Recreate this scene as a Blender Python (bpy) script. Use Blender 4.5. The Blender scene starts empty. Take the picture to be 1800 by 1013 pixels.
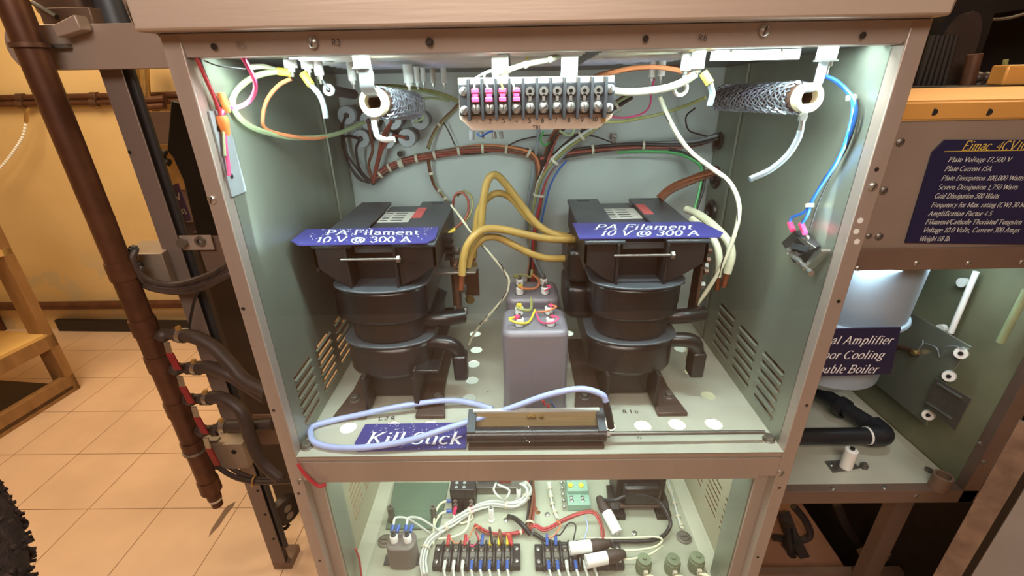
import bpy, bmesh, math, random
from mathutils import Vector, Matrix
random.seed(7)
C = bpy.context.scene.collection
SC = bpy.context.scene
PI = math.pi
def S(r, g, b):
    f = lambda c: (c/12.92 if c <= .04045 else ((c+.055)/1.055)**2.4)
    return (f(r/255), f(g/255), f(b/255))
# ---------------------------------------------------------------- camera
FPX, PITCH, YAW, ROLL = 813.18, .4289, -.0119, .0187
CAM = Vector((-.0303, -.5483, 1.5366))
def _rot():
    c, s = math.cos(YAW), math.sin(YAW); A = Matrix(((c,-s,0),(s,c,0),(0,0,1)))
    c, s = math.cos(PITCH), math.sin(PITCH); B = Matrix(((1,0,0),(0,c,-s),(0,s,c)))
    c, s = math.cos(ROLL), math.sin(ROLL); D = Matrix(((c,0,-s),(0,1,0),(s,0,c)))
    return D @ B @ A          # rows: right, forward, up
RR = _rot()
cam_data = bpy.data.cameras.new('camera'); cam = bpy.data.objects.new('camera', cam_data); C.objects.link(cam)
cam_data.sensor_width = 36; cam_data.lens = 36*FPX/1800; cam_data.clip_start = .01
mw = Matrix.Identity(4)
for i in range(3):
    mw[i][0] = RR[0][i]; mw[i][1] = RR[2][i]; mw[i][2] = -RR[1][i]; mw[i][3] = CAM[i]
cam.matrix_world = mw
SC.camera = cam
# ---------------------------------------------------------------- world, lamps, exposure
SC.view_settings.view_transform = 'Standard'; SC.view_settings.look = 'None'
SC.view_settings.gamma = 1; SC.view_settings.use_curve_mapping = False
SC.view_settings.exposure = 0.0
w = bpy.data.worlds.new('world'); SC.world = w; w.use_nodes = True
w.node_tree.nodes['Background'].inputs[0].default_value = (1, .8, .62, 1)
w.node_tree.nodes['Background'].inputs[1].default_value = .06
def area(name, loc, target, sx, sy, power, col, spread=None):
    d = bpy.data.lights.new(name, 'AREA'); d.shape = 'RECTANGLE'; d.size = sx; d.size_y = sy
    d.energy = power; d.color = col
    if spread: d.spread = spread
    o = bpy.data.objects.new(name, d); C.objects.link(o); o.location = loc
    o.rotation_euler = (Vector(target)-Vector(loc)).to_track_quat('-Z', 'Y').to_euler()
    return o
COOL = (.80, 1.0, .975)
WARM = (1.0, .73, .47)
ORNG = (1.0, .76, .46)
area('cabinet_lamp', (0, .041, 1.5675), (0, .20, 1.0), .72, .016, 4.4, COOL)
area('cabinet_lamp', (-.368, .030, 1.43), (.10, .42, 1.40), .015, .20, .50, COOL)
area('cabinet_lamp', (.368, .030, 1.43), (-.10, .42, 1.40), .015, .20, .50, COOL)
area('cabinet_lamp', (0, .05, .935), (0, .26, .62), .66, .03, 1.15, (.86, 1.0, .93))
area('cabinet_lamp', (0, .22, .985), (0, .44, .66), .66, .03, 2.2, (.86, 1.0, .93))  # extra lamp added under the shelf to brighten the wall seen through the holes
area('neighbour_lamp', (.70, .22, 1.225), (.68, .30, .75), .30, .03, .75, (.80, .97, 1.0))
area('room_lamp', (-.2, -1.3, 2.62), (0, 0, .6), 1.4, 1.0, 58, (1.0, .86, .75))
area('room_lamp', (-2.1, .9, 2.62), (-1.9, 1.3, 0), 1.2, 1.0, 47, ORNG)
area('room_lamp', (1.5, .9, 2.62), (1.0, .5, 0), .6, .6, 36, ORNG)
# ---------------------------------------------------------------- pixel rays -> points in the place
def _ray(px, py):
    q = Vector(((px-900)/FPX, 1, -(py-506.5)/FPX)); return RR.transposed() @ q
def PY(px, py, Y): d = _ray(px, py); return CAM + d*((Y-CAM.y)/d.y)
def PZ(px, py, Z): d = _ray(px, py); return CAM + d*((Z-CAM.z)/d.z)
def PX(px, py, X): d = _ray(px, py); return CAM + d*((X-CAM.x)/d.x)
def V(*a): return Vector(a)
# ---------------------------------------------------------------- materials
MATS = {}
def mat(name, col, rough=.5, metal=0., var=.12, scale=14., bump=0., bscale=60., stretch=None, spec=.5, col2=None, wear=.5):
    m = bpy.data.materials.new(name); m.use_nodes = True
    nt = m.node_tree; n = nt.nodes; l = nt.links; b = n['Principled BSDF']
    b.inputs['Roughness'].default_value = rough; b.inputs['Metallic'].default_value = metal
    b.inputs['Specular IOR Level'].default_value = spec
    tc = n.new('ShaderNodeTexCoord'); mp = n.new('ShaderNodeMapping'); l.new(tc.outputs['Object'], mp.inputs[0])
    if stretch: mp.inputs['Scale'].default_value = stretch
    no = n.new('ShaderNodeTexNoise'); no.inputs['Scale'].default_value = scale; no.inputs['Detail'].default_value = 6
    l.new(mp.outputs[0], no.inputs['Vector'])
    mx = n.new('ShaderNodeMix'); mx.data_type = 'RGBA'
    rp = n.new('ShaderNodeMapRange'); rp.inputs[1].default_value = .5-wear*.4; rp.inputs[2].default_value = .5+wear*.4
    l.new(no.outputs['Fac'], rp.inputs[0]); l.new(rp.outputs[0], mx.inputs[0])
    if col2 is None:
        a = [max(0, c*(1-var)) for c in col]; d = [min(1, c*(1+var)) for c in col]
    else: a, d = col, col2
    mx.inputs[6].default_value = (*a, 1); mx.inputs[7].default_value = (*d, 1)
    l.new(mx.outputs[2], b.inputs['Base Color'])
    if bump:
        n2 = n.new('ShaderNodeTexNoise'); n2.inputs['Scale'].default_value = bscale; l.new(mp.outputs[0], n2.inputs['Vector'])
        bp = n.new('ShaderNodeBump'); bp.inputs['Strength'].default_value = bump; bp.inputs['Distance'].default_value = .002
        l.new(n2.outputs['Fac'], bp.inputs['Height']); l.new(bp.outputs[0], b.inputs['Normal'])
    MATS[name] = m; return m
def emis(name, col, e):
    m = bpy.data.materials.new(name); m.use_nodes = True; b = m.node_tree.nodes['Principled BSDF']
    b.inputs['Base Color'].default_value = (*col, 1); b.inputs['Emission Color'].default_value = (*col, 1); b.inputs['Emission Strength'].default_value = e
    MATS[name] = m; return m
mat('shaded_post_metal', S(126,112,106), .45, .35, .1, 9, .1, 90, (1,1,.15))  # darker copy of the frame metal, with the post's shade put into its colour
mat('frame_metal', S(168,153,143), .42, .35, .07, 9, .12, 90, (1,1,.15))
mat('fascia_metal', S(184,168,154), .40, .35, .05, 6, .10, 140, (.06,1,1))
mat('panel_metal', S(150,156,142), .36, .6, .24, 5, .08, 50, stretch=(1,1,.35))
mat('back_metal', S(186,194,190), .5, .2, .12, 6, .05, 40)
mat('shelf_metal', S(196,197,180), .5, .2, .10, 9, .06, 60)
mat('ceiling_metal', S(82,88,88), .4, .5, .12, 10)
mat('bay_beige', S(168,162,138), .5, .2, .08, 8)
mat('deck_metal', S(172,176,158), .55, .1, .10, 8)
mat('bare_steel', S(190,190,185), .3, .9, .1, 40)
mat('dull_steel', S(130,126,120), .42, .75, .15, 40)
mat('dark_hole', S(22,20,18), .9)
mat('black_varnish', S(24,24,26), .30, 0, .35, 25, .04, 30, spec=.6)
mat('core_steel', S(84,90,96), .42, .45, .12, 18, .05)
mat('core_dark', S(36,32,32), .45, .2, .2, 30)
mat('foot_brown', S(82,66,60), .5, .2, .15, 30)
mat('copper', S(150,92,66), .42, .7, .25, 40)
mat('brown_copper', S(98,72,58), .45, .5, .25, 30)
mat('white_ceramic', S(238,240,236), .25, 0, .03, 20)
mat('cream_ceramic', S(222,206,176), .35, 0, .08, 30)
mat('grey_insulator', S(146,151,154), .3, 0, .08, 30)
mat('sign_blue', S(64,64,132), .3, 0, .06, 30)
mat('sign_navy', S(30,32,66), .3, 0, .06, 30)
mat('sign_purple', S(96,76,120), .5, 0, .06, 30)
mat('white_ink', S(236,238,240), .5, 0, .0)
mat('gold_ink', S(212,184,84), .5, 0, .0)
mat('black_ink', S(40,36,34), .6, 0, .0)
mat('can_brown', S(118,112,108), .42, .1, .06, 10)
mat('cap_grey', S(126,122,130), .34, .1, .06, 10)
mat('yellow_cable', S(182,152,82), .45, 0, .16, 30)
mat('ivory_wire', S(226,228,200), .45, 0, .06, 40)
mat('white_wire', S(206,210,204), .45, 0, .05, 40)
mat('grey_wire', S(128,136,142), .45, 0, .06, 40)
mat('sage_wire', S(152,166,126), .45, 0, .1, 30)
mat('brown_wire', S(112,70,52), .45, 0, .2, 30)
mat('redbrown_wire', S(140,66,54), .45, 0, .2, 30)
mat('orange_wire', S(206,128,86), .45, 0, .12, 30)
mat('black_wire', S(36,34,36), .42, 0, .2, 30)
mat('red_wire', S(176,56,62), .4, 0, .1, 30)
mat('pink_wire', S(232,76,128), .4, 0, .06, 30)
mat('pink_sleeve', S(240,70,120), .4, 0, .06, 30)
mat('blue_wire', S(34,94,172), .4, 0, .1, 30)
mat('green_wire', S(70,160,92), .4, 0, .1, 30)
mat('olive_wire', S(140,140,86), .45, 0, .15, 30)
mat('yellow_wire', S(226,206,70), .4, 0, .1, 30)
mat('yellow_sleeve', S(232,208,72), .4, 0, .06, 30)
mat('blue_sleeve', S(54,90,168), .4, 0, .06, 30)
mat('orange_plastic', S(238,140,74), .35, 0, .06, 30)
mat('strap_plastic', S(206,200,180), .5)
mat('cord_blue', S(176,190,240), .25, 0, .05, 20)
mat('bakelite', S(44,42,44), .28, 0, .2, 30)
mat('block_black', S(26,27,32), .55, 0, .2, 30)
mat('tan_board', S(190,172,130), .55, 0, .14, 20, stretch=(1,20,20))
mat('terminal_plate', S(212,190,172), .4, .25, .05, 14)
mat('braid', S(178,182,192), .35, .8, .2, 120)
mat('paper_label', S(206,206,196), .6, 0, .08, 60)
mat('red_label', S(206,96,96), .6, 0, .08, 60)
mat('hose_rubber', S(62,50,46), .5, 0, .2, 30)
mat('pipe_brown', S(92,60,44), .42, .45, .28, 16)
mat('red_handle', S(136,36,42), .4, 0, .12, 30)
mat('brass', S(190,160,104), .35, .8, .12, 30)
mat('rail_metal', S(150,136,122), .45, .35, .08, 9)
mat('panel_brown', S(148,134,122), .45, .3, .08, 9, .1, 70)
mat('frame_brown_shaded', S(122,101,88), .45, .3, .10, 9, .1, 70)  # brown darkened to carry the shade on the right-hand frames
mat('frame_dark', S(60,50,46), .5, .3, .2, 12)
mat('wood', S(146,110,68), .6, 0, .18, 5, stretch=(6,6,1))
mat('plywood', S(214,178,110), .6, 0, .1, 5)
mat('bay_olive', S(128,130,104), .5, .2, .22, 5, .05, 40)
mat('boiler_grey', S(150,170,188), .35, .1, .06, 8)
mat('pvc_black', S(38,38,42), .4, 0, .15, 20)
mat('teal_paint', S(140,176,158), .5, 0, .1, 20)
mat('olive_paint', S(112,124,98), .55, 0, .16, 30)
mat('dark_green_plate', S(96,118,100), .55, .1, .1, 8)
mat('orange_lit_metal', S(214,160,84), .4, .2, .08, 8)  # orange light on the ledge and box, put into the base colour
mat('blue_can', S(60,84,150), .4, 0, .1, 30)
mat('black_iron', S(24,21,20), .55, .2, .3, 12)
mat('fuzzy_brown', S(58,42,36), .95, 0, .4, 60, 1.0, 200)
mat('door_grey', S(150,144,140), .5, .1, .08, 8)
mat('rust', S(132,108,90), .7, .1, .3, 30, .3, 60)
mat('cardboard', S(140,100,76), .8, 0, .08, 10)
mat('paper_white', S(226,224,236), .7, 0, .02, 10)
emis('strip_glow', (1.0, .98, .72), 2.2)
emis('lamp_white', (.88, 1.0, .97), 9.0)
mat('wall_yellow', S(220,192,140), .65, 0, .0, 2.2, .25, 30, col2=S(204,174,120), wear=.7)
mat('wall_plain', S(176,140,110), .8, 0, .06, 3)
mat('ceiling_paint', S(200,190,170), .8, 0, .04, 3)
# peeled paint low on the yellow wall
m = MATS['wall_yellow']; nt = m.node_tree; n = nt.nodes; l = nt.links; bs = n['Principled BSDF']; old = bs.inputs['Base Color'].links[0].from_socket
geo = n.new('ShaderNodeNewGeometry'); sep = n.new('ShaderNodeSeparateXYZ'); l.new(geo.outputs['Position'], sep.inputs[0])
no = n.new('ShaderNodeTexNoise'); no.inputs['Scale'].default_value = 3.2; no.inputs['Detail'].default_value = 8; l.new(geo.outputs['Position'], no.inputs['Vector'])
r1 = n.new('ShaderNodeMapRange'); r1.inputs[1].default_value = .54; r1.inputs[2].default_value = .57; l.new(no.outputs['Fac'], r1.inputs[0])
r2 = n.new('ShaderNodeMapRange'); r2.inputs[1].default_value = .62; r2.inputs[2].default_value = .40; l.new(sep.outputs[2], r2.inputs[0])
mu = n.new('ShaderNodeMath'); mu.operation = 'MULTIPLY'; l.new(r1.outputs[0], mu.inputs[0]); l.new(r2.outputs[0], mu.inputs[1])
mx = n.new('ShaderNodeMix'); mx.data_type = 'RGBA'; l.new(mu.outputs[0], mx.inputs[0]); l.new(old, mx.inputs[6]); mx.inputs[7].default_value = (*S(196,178,140), 1); l.new(mx.outputs[2], bs.inputs['Base Color'])
# floor tiles: 0.2985 m squares with thin dark joints, mottled
m = mat('floor_tile', S(216,186,158), .42, 0, .07, 5, .03, 20)
nt = m.node_tree; n = nt.nodes; l = nt.links
geo = n.new('ShaderNodeNewGeometry'); sep = n.new('ShaderNodeSeparateXYZ'); l.new(geo.outputs['Position'], sep.inputs[0])
def mth(op, a, b=None):
    q = n.new('ShaderNodeMath'); q.operation = op
    for i, x in enumerate((a, b)):
        if x is None: continue
        if isinstance(x, (int, float)): q.inputs[i].default_value = x
        else: l.new(x, q.inputs[i])
    return q.outputs[0]
def joint(sock, off):
    f = mth('FRACT', mth('DIVIDE', mth('SUBTRACT', sock, off), .2985))
    return mth('LESS_THAN', mth('MINIMUM', f, mth('SUBTRACT', 1.0, f)), .005)
g = mth('MAXIMUM', joint(sep.outputs[0], -1.15-.2985*20), joint(sep.outputs[1], .752-.2985*20))
bs = n['Principled BSDF']; old = bs.inputs['Base Color'].links[0].from_socket
mx = n.new('ShaderNodeMix'); mx.data_type = 'RGBA'; l.new(g, mx.inputs[0]); l.new(old, mx.inputs[6]); mx.inputs[7].default_value = (*S(122,92,66), 1)
l.new(mx.outputs[2], bs.inputs['Base Color'])
# clear pane: transparent with Fresnel reflection
m = bpy.data.materials.new('clear_pane'); m.use_nodes = True; nt = m.node_tree; n = nt.nodes; l = nt.links
n.remove(n['Principled BSDF']); out = n['Material Output']
tr = n.new('ShaderNodeBsdfTransparent'); gl = n.new('ShaderNodeBsdfGlossy'); gl.inputs['Roughness'].default_value = .0
lw = n.new('ShaderNodeLayerWeight'); lw.inputs[0].default_value = .5; fr = n.new('ShaderNodeMath'); fr.operation = 'MULTIPLY_ADD'; pw = n.new('ShaderNodeMath'); pw.operation = 'POWER'; pw.inputs[1].default_value = 5; l.new(lw.outputs['Facing'], pw.inputs[0]); l.new(pw.outputs[0], fr.inputs[0]); fr.inputs[1].default_value = .9; fr.inputs[2].default_value = .042
ms = n.new('ShaderNodeMixShader')
tr.inputs[0].default_value = (.985, .99, .99, 1)
l.new(fr.outputs[0], ms.inputs[0]); l.new(tr.outputs[0], ms.inputs[1]); l.new(gl.outputs[0], ms.inputs[2]); l.new(ms.outputs[0], out.inputs[0])
MATS['clear_pane'] = m
# ---------------------------------------------------------------- mesh builder
def smooth_path(pts, k=6):
    P = [Vector(p) for p in pts]
    if len(P) < 3: return P
    out = []
    for i in range(len(P)-1):
        p0 = P[i-1] if i else P[0]*2-P[1]; p1 = P[i]; p2 = P[i+1]; p3 = P[i+2] if i+2 < len(P) else P[-1]*2-P[-2]
        for j in range(k):
            t = j/k; t2 = t*t; t3 = t2*t
            out.append(.5*((2*p1)+(p2-p0)*t+(2*p0-5*p1+4*p2-p3)*t2+(3*p1-p0-3*p2+p3)*t3))
    out.append(P[-1]); return out
def frame_of(ax):
    ax = Vector(ax).normalized(); u = ax.orthogonal().normalized(); return u, ax.cross(u), ax
class MB:
    def __init__(s): s.v = []; s.f = []; s.s = []
    def add(s, vs, fs, sm=False):
        k = len(s.v); s.v += [Vector(v) for v in vs]
        for f in fs: s.f.append([i+k for i in f]); s.s.append(sm)
        return s
    def box(s, a, b):
        x0,y0,z0 = [min(a[i],b[i]) for i in range(3)]; x1,y1,z1 = [max(a[i],b[i]) for i in range(3)]
        return s.add([(x0,y0,z0),(x1,y0,z0),(x1,y1,z0),(x0,y1,z0),(x0,y0,z1),(x1,y0,z1),(x1,y1,z1),(x0,y1,z1)],
            [(0,3,2,1),(4,5,6,7),(0,1,5,4),(1,2,6,5),(2,3,7,6),(3,0,4,7)])
    def obox(s, o, ex, ey, ez):        # corner + three edge vectors
        o, ex, ey, ez = map(Vector, (o, ex, ey, ez))
        if ex.cross(ey).dot(ez) < 0: ex, ey = ey, ex
        return s.add([o,o+ex,o+ex+ey,o+ey,o+ez,o+ex+ez,o+ex+ey+ez,o+ey+ez],
            [(0,3,2,1),(4,5,6,7),(0,1,5,4),(1,2,6,5),(2,3,7,6),(3,0,4,7)])
    def prism(s, poly, d):             # planar polygon (3D points) extruded by vector d
        P = [Vector(p) for p in poly]; d = Vector(d); n = len(P)
        nr = Vector((0,0,0))
        for i in range(n): nr += P[i].cross(P[(i+1)%n])
        if nr.dot(d) > 0: P.reverse()
        return s.add(P+[p+d for p in P], [list(range(n)), list(range(2*n-1, n-1, -1))]+[[i, i+n, (i+1)%n+n, (i+1)%n] for i in range(n)])
    def tube(s, pts, r, n=8, k=6, caps=True, raw=False):
        P = [Vector(p) for p in pts] if raw else smooth_path(pts, k)
        m = len(P); R = r if isinstance(r, list) else [r]*m
        if isinstance(r, list) and len(r) != m:
            R = [r[min(len(r)-1, int(i*(len(r)-1)/(m-1)))]*(1-((i*(len(r)-1)/(m-1))%1))+r[min(len(r)-1, int(i*(len(r)-1)/(m-1))+1)]*((i*(len(r)-1)/(m-1))%1) for i in range(m)]
        t = [(P[min(i+1,m-1)]-P[max(i-1,0)]).normalized() for i in range(m)]
        u = t[0].orthogonal().normalized(); vs = []
        for i in range(m):
            u = (u - t[i]*u.dot(t[i]));
            u = u.normalized() if u.length > 1e-6 else t[i].orthogonal().normalized()
            w_ = t[i].cross(u)
            for j in range(n):
                a = 2*PI*j/n; vs.append(P[i]+(u*math.cos(a)+w_*math.sin(a))*R[i])
        fs = [(i*n+j, i*n+(j+1)%n, (i+1)*n+(j+1)%n, (i+1)*n+j) for i in range(m-1) for j in range(n)]
        s.add(vs, fs, True)
        if caps: s.add(vs[:n], [list(range(n-1,-1,-1))]); s.add(vs[-n:], [list(range(n))])
        return s
    def cyl(s, a, b, r, r2=None, n=16):
        return s.lathe([(0,0),(r,0),(r if r2 is None else r2, (Vector(b)-Vector(a)).length),(0,(Vector(b)-Vector(a)).length)], a, Vector(b)-Vector(a), n)
    def lathe(s, prof, o, ax=(0,0,1), n=20, sharp=True):
        o = Vector(o); u, w_, a = frame_of(ax)
        for i in range(len(prof)-1):   # each band separate -> crisp edges
            (r0,h0),(r1,h1) = prof[i], prof[i+1]
            vs = []
            for r, h in ((r0,h0),(r1,h1)):
                for j in range(n):
                    q = 2*PI*j/n; vs.append(o+a*h+(u*math.cos(q)+w_*math.sin(q))*r)
            if r0 < 1e-7 and r1 < 1e-7: continue
            if r0 < 1e-7: s.add([o+a*h0]+vs[n:], [(0, 1+j, 1+(j+1)%n)[::-1] if h1 <= h0+1e-9 and False else (0, 1+(j+1)%n, 1+j) for j in range(n)])
            elif r1 < 1e-7: s.add(vs[:n]+[o+a*h1], [(j, (j+1)%n, n) for j in range(n)])
            else: s.add(vs, [(j, (j+1)%n, n+(j+1)%n, n+j) for j in range(n)], True)
        return s
    def torus(s, o, ax, R, r, n=24, m=8):
        u, w_, a = frame_of(ax); o = Vector(o); pts = [o+(u*math.cos(2*PI*i/n)+w_*math.sin(2*PI*i/n))*R for i in range(n)]
        vs = []
        for i in range(n):
            d = (pts[i]-o).normalized()
            for j in range(m): q = 2*PI*j/m; vs.append(pts[i]+d*math.cos(q)*r+a*math.sin(q)*r)
        return s.add(vs, [(i*m+j, ((i+1)%n)*m+j, ((i+1)%n)*m+(j+1)%m, i*m+(j+1)%m) for i in range(n) for j in range(m)], True)
    def hexbolt(s, o, ax, r, h):
        u, w_, a = frame_of(ax); o = Vector(o)
        s.prism([o+(u*math.cos(PI/3*i)+w_*math.sin(PI/3*i))*r for i in range(6)], a*h); return s
    def sphere(s, o, r, n=12, m=8, sc=(1,1,1)):
        o = Vector(o); vs = []; fs = []
        for i in range(m+1):
            for j in range(n):
                th = PI*i/m; ph = 2*PI*j/n
                vs.append(o+Vector((r*sc[0]*math.sin(th)*math.cos(ph), r*sc[1]*math.sin(th)*math.sin(ph), r*sc[2]*math.cos(th))))
        for i in range(m):
            for j in range(n): fs.append((i*n+j, (i+1)*n+j, (i+1)*n+(j+1)%n, i*n+(j+1)%n))
        return s.add(vs, fs, True)
    def build(s, name, m, parent=None, label=None, bevel=0, seg=2, merge=True):
        me = bpy.data.meshes.new(name); me.from_pydata([tuple(v) for v in s.v], [], s.f); me.update()
        bm = bmesh.new(); bm.from_mesh(me)
        if merge: bmesh.ops.remove_doubles(bm, verts=bm.verts, dist=1e-6)
        bmesh.ops.recalc_face_normals(bm, faces=bm.faces)
        bm.to_mesh(me); bm.free()
        if not merge: pass
        me.polygons.foreach_set('use_smooth', [False]*len(me.polygons))
        me.update()
        try: me.set_sharp_from_angle(angle=.7)
        except Exception: pass
        me.polygons.foreach_set('use_smooth', [True]*len(me.polygons))
        return finish(name, me, m, parent, label, bevel, seg)
def finish(name, me, m, parent=None, label=None, bevel=0, seg=2):
    me.materials.clear(); me.materials.append(MATS[m] if isinstance(m, str) else m)
    o = bpy.data.objects.new(name, me); C.objects.link(o)
    if bevel:
        b = o.modifiers.new('edge', 'BEVEL'); b.width = bevel; b.segments = seg; b.limit_method = 'ANGLE'; b.angle_limit = .7
    if parent: attach(o, parent)
    if label: o['label'] = label
    return o
WLOC = {}
def attach(o, parent):
    o.parent = parent
    if parent.type == 'EMPTY': o.matrix_parent_inverse = Matrix.Translation(-WLOC.get(parent.name, parent.location))
    elif parent.parent is not None:
        p = parent.parent; o.matrix_parent_inverse = Matrix.Identity(4)   # part meshes carry world coordinates
    return o
def thing(name, label, cat, loc=(0,0,0), group=None):
    o = bpy.data.objects.new(name, None); C.objects.link(o); o.location = loc; o.empty_display_size = .02
    WLOC[o.name] = Vector(loc)
    o['label'] = label; o['category'] = cat
    if group: o['group'] = group
    return o
def tag(o, label, cat, group=None, kind=None):
    o['label'] = label; o['category'] = cat
    if group: o['group'] = group
    if kind: o['kind'] = kind
    return o
def struct(o): o['kind'] = 'structure'; return o
def dup(root, off, label=None, group=None):
    off = Vector(off); r = root.copy(); C.objects.link(r); r.location = root.location+off
    for k, v in (('label', label), ('group', group)):
        if v: r[k] = v
    def rec(src, dst):
        for ch in list(src.children):
            c = ch.copy(); C.objects.link(c); c.parent = dst; c.matrix_parent_inverse = ch.matrix_parent_inverse.copy(); rec(ch, c)
    rec(root, r); return r
# plate with holes: closed 2D loops (outer first) in the frame o + x*ex + y*ey, thickness vector d
def holed(name, m, loops, o, ex, ey, d, parent=None, label=None):
    cu = bpy.data.curves.new('t', 'CURVE'); cu.dimensions = '2D'; cu.fill_mode = 'BOTH'
    d = Vector(d); cu.extrude = d.length/2
    for lp in loops:
        sp = cu.splines.new('POLY'); sp.points.add(len(lp)-1); sp.use_cyclic_u = True
        for i, (x, y) in enumerate(lp): sp.points[i].co = (x, y, 0, 1)
    ob = bpy.data.objects.new('t', cu); C.objects.link(ob)
    dg = bpy.context.evaluated_depsgraph_get(); dg.update()
    me = bpy.data.meshes.new_from_object(ob.evaluated_get(dg)); bpy.data.objects.remove(ob); bpy.data.curves.remove(cu)
    ex, ey = Vector(ex), Vector(ey); nz = d.normalized(); c0 = Vector(o)+d/2
    for v in me.vertices: x, y, z = v.co; v.co = c0+ex*x+ey*y+nz*z
    bm = bmesh.new(); bm.from_mesh(me); bmesh.ops.remove_doubles(bm, verts=bm.verts, dist=1e-6); bmesh.ops.recalc_face_normals(bm, faces=bm.faces); bm.to_mesh(me); bm.free()
    me.name = name; return finish(name, me, m, parent, label)
def circ(x, y, r, n=20): return [(x+r*math.cos(2*PI*i/n), y+r*math.sin(2*PI*i/n)) for i in range(n)]
def rect(x0, y0, x1, y1): return [(x0,y0),(x1,y0),(x1,y1),(x0,y1)]
def rrect(x0, y0, x1, y1, r, n=4):
    o = []
    for cx, cy, a in ((x1-r,y1-r,0),(x0+r,y1-r,PI/2),(x0+r,y0+r,PI),(x1-r,y0+r,1.5*PI)):
        for i in range(n+1): o.append((cx+r*math.cos(a+PI/2*i/n), cy+r*math.sin(a+PI/2*i/n)))
    return o
# ---------------------------------------------------------------- serif lettering (broad-nib strokes)
_e = lambda cx, cy, rx, ry, a0, a1, n=14: [(cx+rx*math.cos(math.radians(a0+(a1-a0)*i/n)), cy+ry*math.sin(math.radians(a0+(a1-a0)*i/n))) for i in range(n+1)]
F = {}   # char: (advance, strokes, serifs[(x,y,halfwidth)])
F[' '] = (.26, [], [])
F['A'] = (.70, [[(.08,0),(.34,.66)], [(.34,.66),(.60,0)], [(.18,.22),(.49,.22)]], [(.08,0,.08),(.60,0,.09)])
F['B'] = (.62, [[(.14,0),(.14,.66)], [(.14,.66)]+_e(.32,.50,.17,.16,90,-90)+[(.14,.34)], [(.14,.34)]+_e(.34,.17,.19,.17,90,-90)+[(.14,0)]], [(.12,0,.07),(.12,.66,.07)])
F['C'] = (.66, [_e(.36,.33,.28,.34,50,315,20)], [])
F['D'] = (.70, [[(.14,0),(.14,.66)], [(.14,.66)]+_e(.30,.33,.32,.33,90,-90)+[(.14,0)]], [(.12,0,.07),(.12,.66,.07)])
F['E'] = (.60, [[(.14,0),(.14,.66)], [(.10,.66),(.54,.66),(.54,.54)], [(.14,.35),(.42,.35)], [(.10,0),(.56,0),(.56,.13)]], [(.12,0,.06)])
F['F'] = (.57, [[(.14,0),(.14,.66)], [(.10,.66),(.54,.66),(.54,.54)], [(.14,.35),(.42,.35)], [(.42,.42),(.42,.28)]], [(.14,0,.09)])
F['G'] = (.70, [_e(.36,.33,.28,.34,50,330,20), [(.60,.28),(.60,.06)]], [(.58,.28,.09)])
F['K'] = (.68, [[(.14,0),(.14,.66)], [(.14,.28),(.52,.66)], [(.26,.40),(.58,0)]], [(.14,0,.09),(.14,.66,.09),(.52,.66,.08),(.60,0,.08)])
F['L'] = (.58, [[(.14,0),(.14,.66)], [(.10,0),(.54,0),(.54,.14)]], [(.14,.66,.09)])
F['M'] = (.86, [[(.12,0),(.12,.66)], [(.12,.66),(.42,.06)], [(.42,.06),(.72,.66)], [(.72,.66),(.72,0)]], [(.12,0,.07),(.72,0,.08),(.10,.66,.06),(.74,.66,.06)])
F['P'] = (.58, [[(.14,0),(.14,.66)], [(.14,.66)]+_e(.32,.48,.19,.18,90,-90)+[(.14,.30)]], [(.14,0,.09),(.10,.66,.05)])
F['R'] = (.66, [[(.14,0),(.14,.66)], [(.14,.66)]+_e(.32,.49,.18,.17,90,-90)+[(.14,.32)], [(.32,.32),(.58,0)]], [(.14,0,.08),(.60,0,.06)])
F['S'] = (.54, [_e(.27,.49,.18,.17,35,250,14)+_e(.27,.165,.20,.165,75,-145,14)], [(.44,.60,.0)])
F['T'] = (.62, [[(.31,0),(.31,.66)], [(.06,.54),(.06,.66),(.56,.66),(.56,.54)]], [(.31,0,.09)])
F['V'] = (.66, [[(.08,.66),(.34,0)], [(.34,0),(.58,.66)]], [(.08,.66,.08),(.58,.66,.07)])
F['W'] = (.92, [[(.06,.66),(.26,0)], [(.26,0),(.46,.60)], [(.46,.60),(.66,0)], [(.66,0),(.86,.66)]], [(.06,.66,.07),(.46,.62,.05),(.86,.66,.06)])
F['a'] = (.46, [[(.10,.36)]+_e(.22,.34,.12,.11,150,0,8)+[(.34,.08),(.40,.01),(.45,.05)], [(.34,.27)]+_e(.21,.12,.14,.12,75,290,10)+[(.34,.10)]], [])
F['b'] = (.51, [[(.13,.68),(.13,.02)], _e(.27,.22,.16,.23,150,-150,14)], [(.10,.68,.04)])
F['c'] = (.44, [_e(.25,.22,.18,.23,45,320,14)], [])
F['d'] = (.51, [[(.37,.68),(.37,.04),(.46,.0)], _e(.23,.22,.16,.23,30,330,14)], [(.34,.68,.04)])
F['e'] = (.45, [[(.07,.24),(.40,.24)]+_e(.24,.22,.17,.23,5,315,16)], [])
F['f'] = (.33, [[(.36,.62)]+_e(.26,.56,.10,.12,60,180,6)+[(.16,0)], [(.06,.43),(.30,.43)]], [(.16,0,.08)])
F['g'] = (.48, [_e(.23,.30,.14,.15,0,360,16), [(.14,.18),(.12,.08),(.36,.04)]+_e(.24,-.09,.18,.10,30,-200,12)+[(.14,.02)], [(.34,.40),(.44,.43)]], [])
F['h'] = (.52, [[(.13,.68),(.13,0)], [(.13,.30)]+_e(.27,.31,.12,.13,150,0,8)+[(.39,0)]], [(.13,0,.07),(.39,0,.07),(.10,.68,.04)])
F['i'] = (.28, [[(.14,.43),(.14,0)], [(.14,.585),(.14,.655)]], [(.14,0,.08),(.11,.43,.05)])
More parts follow.
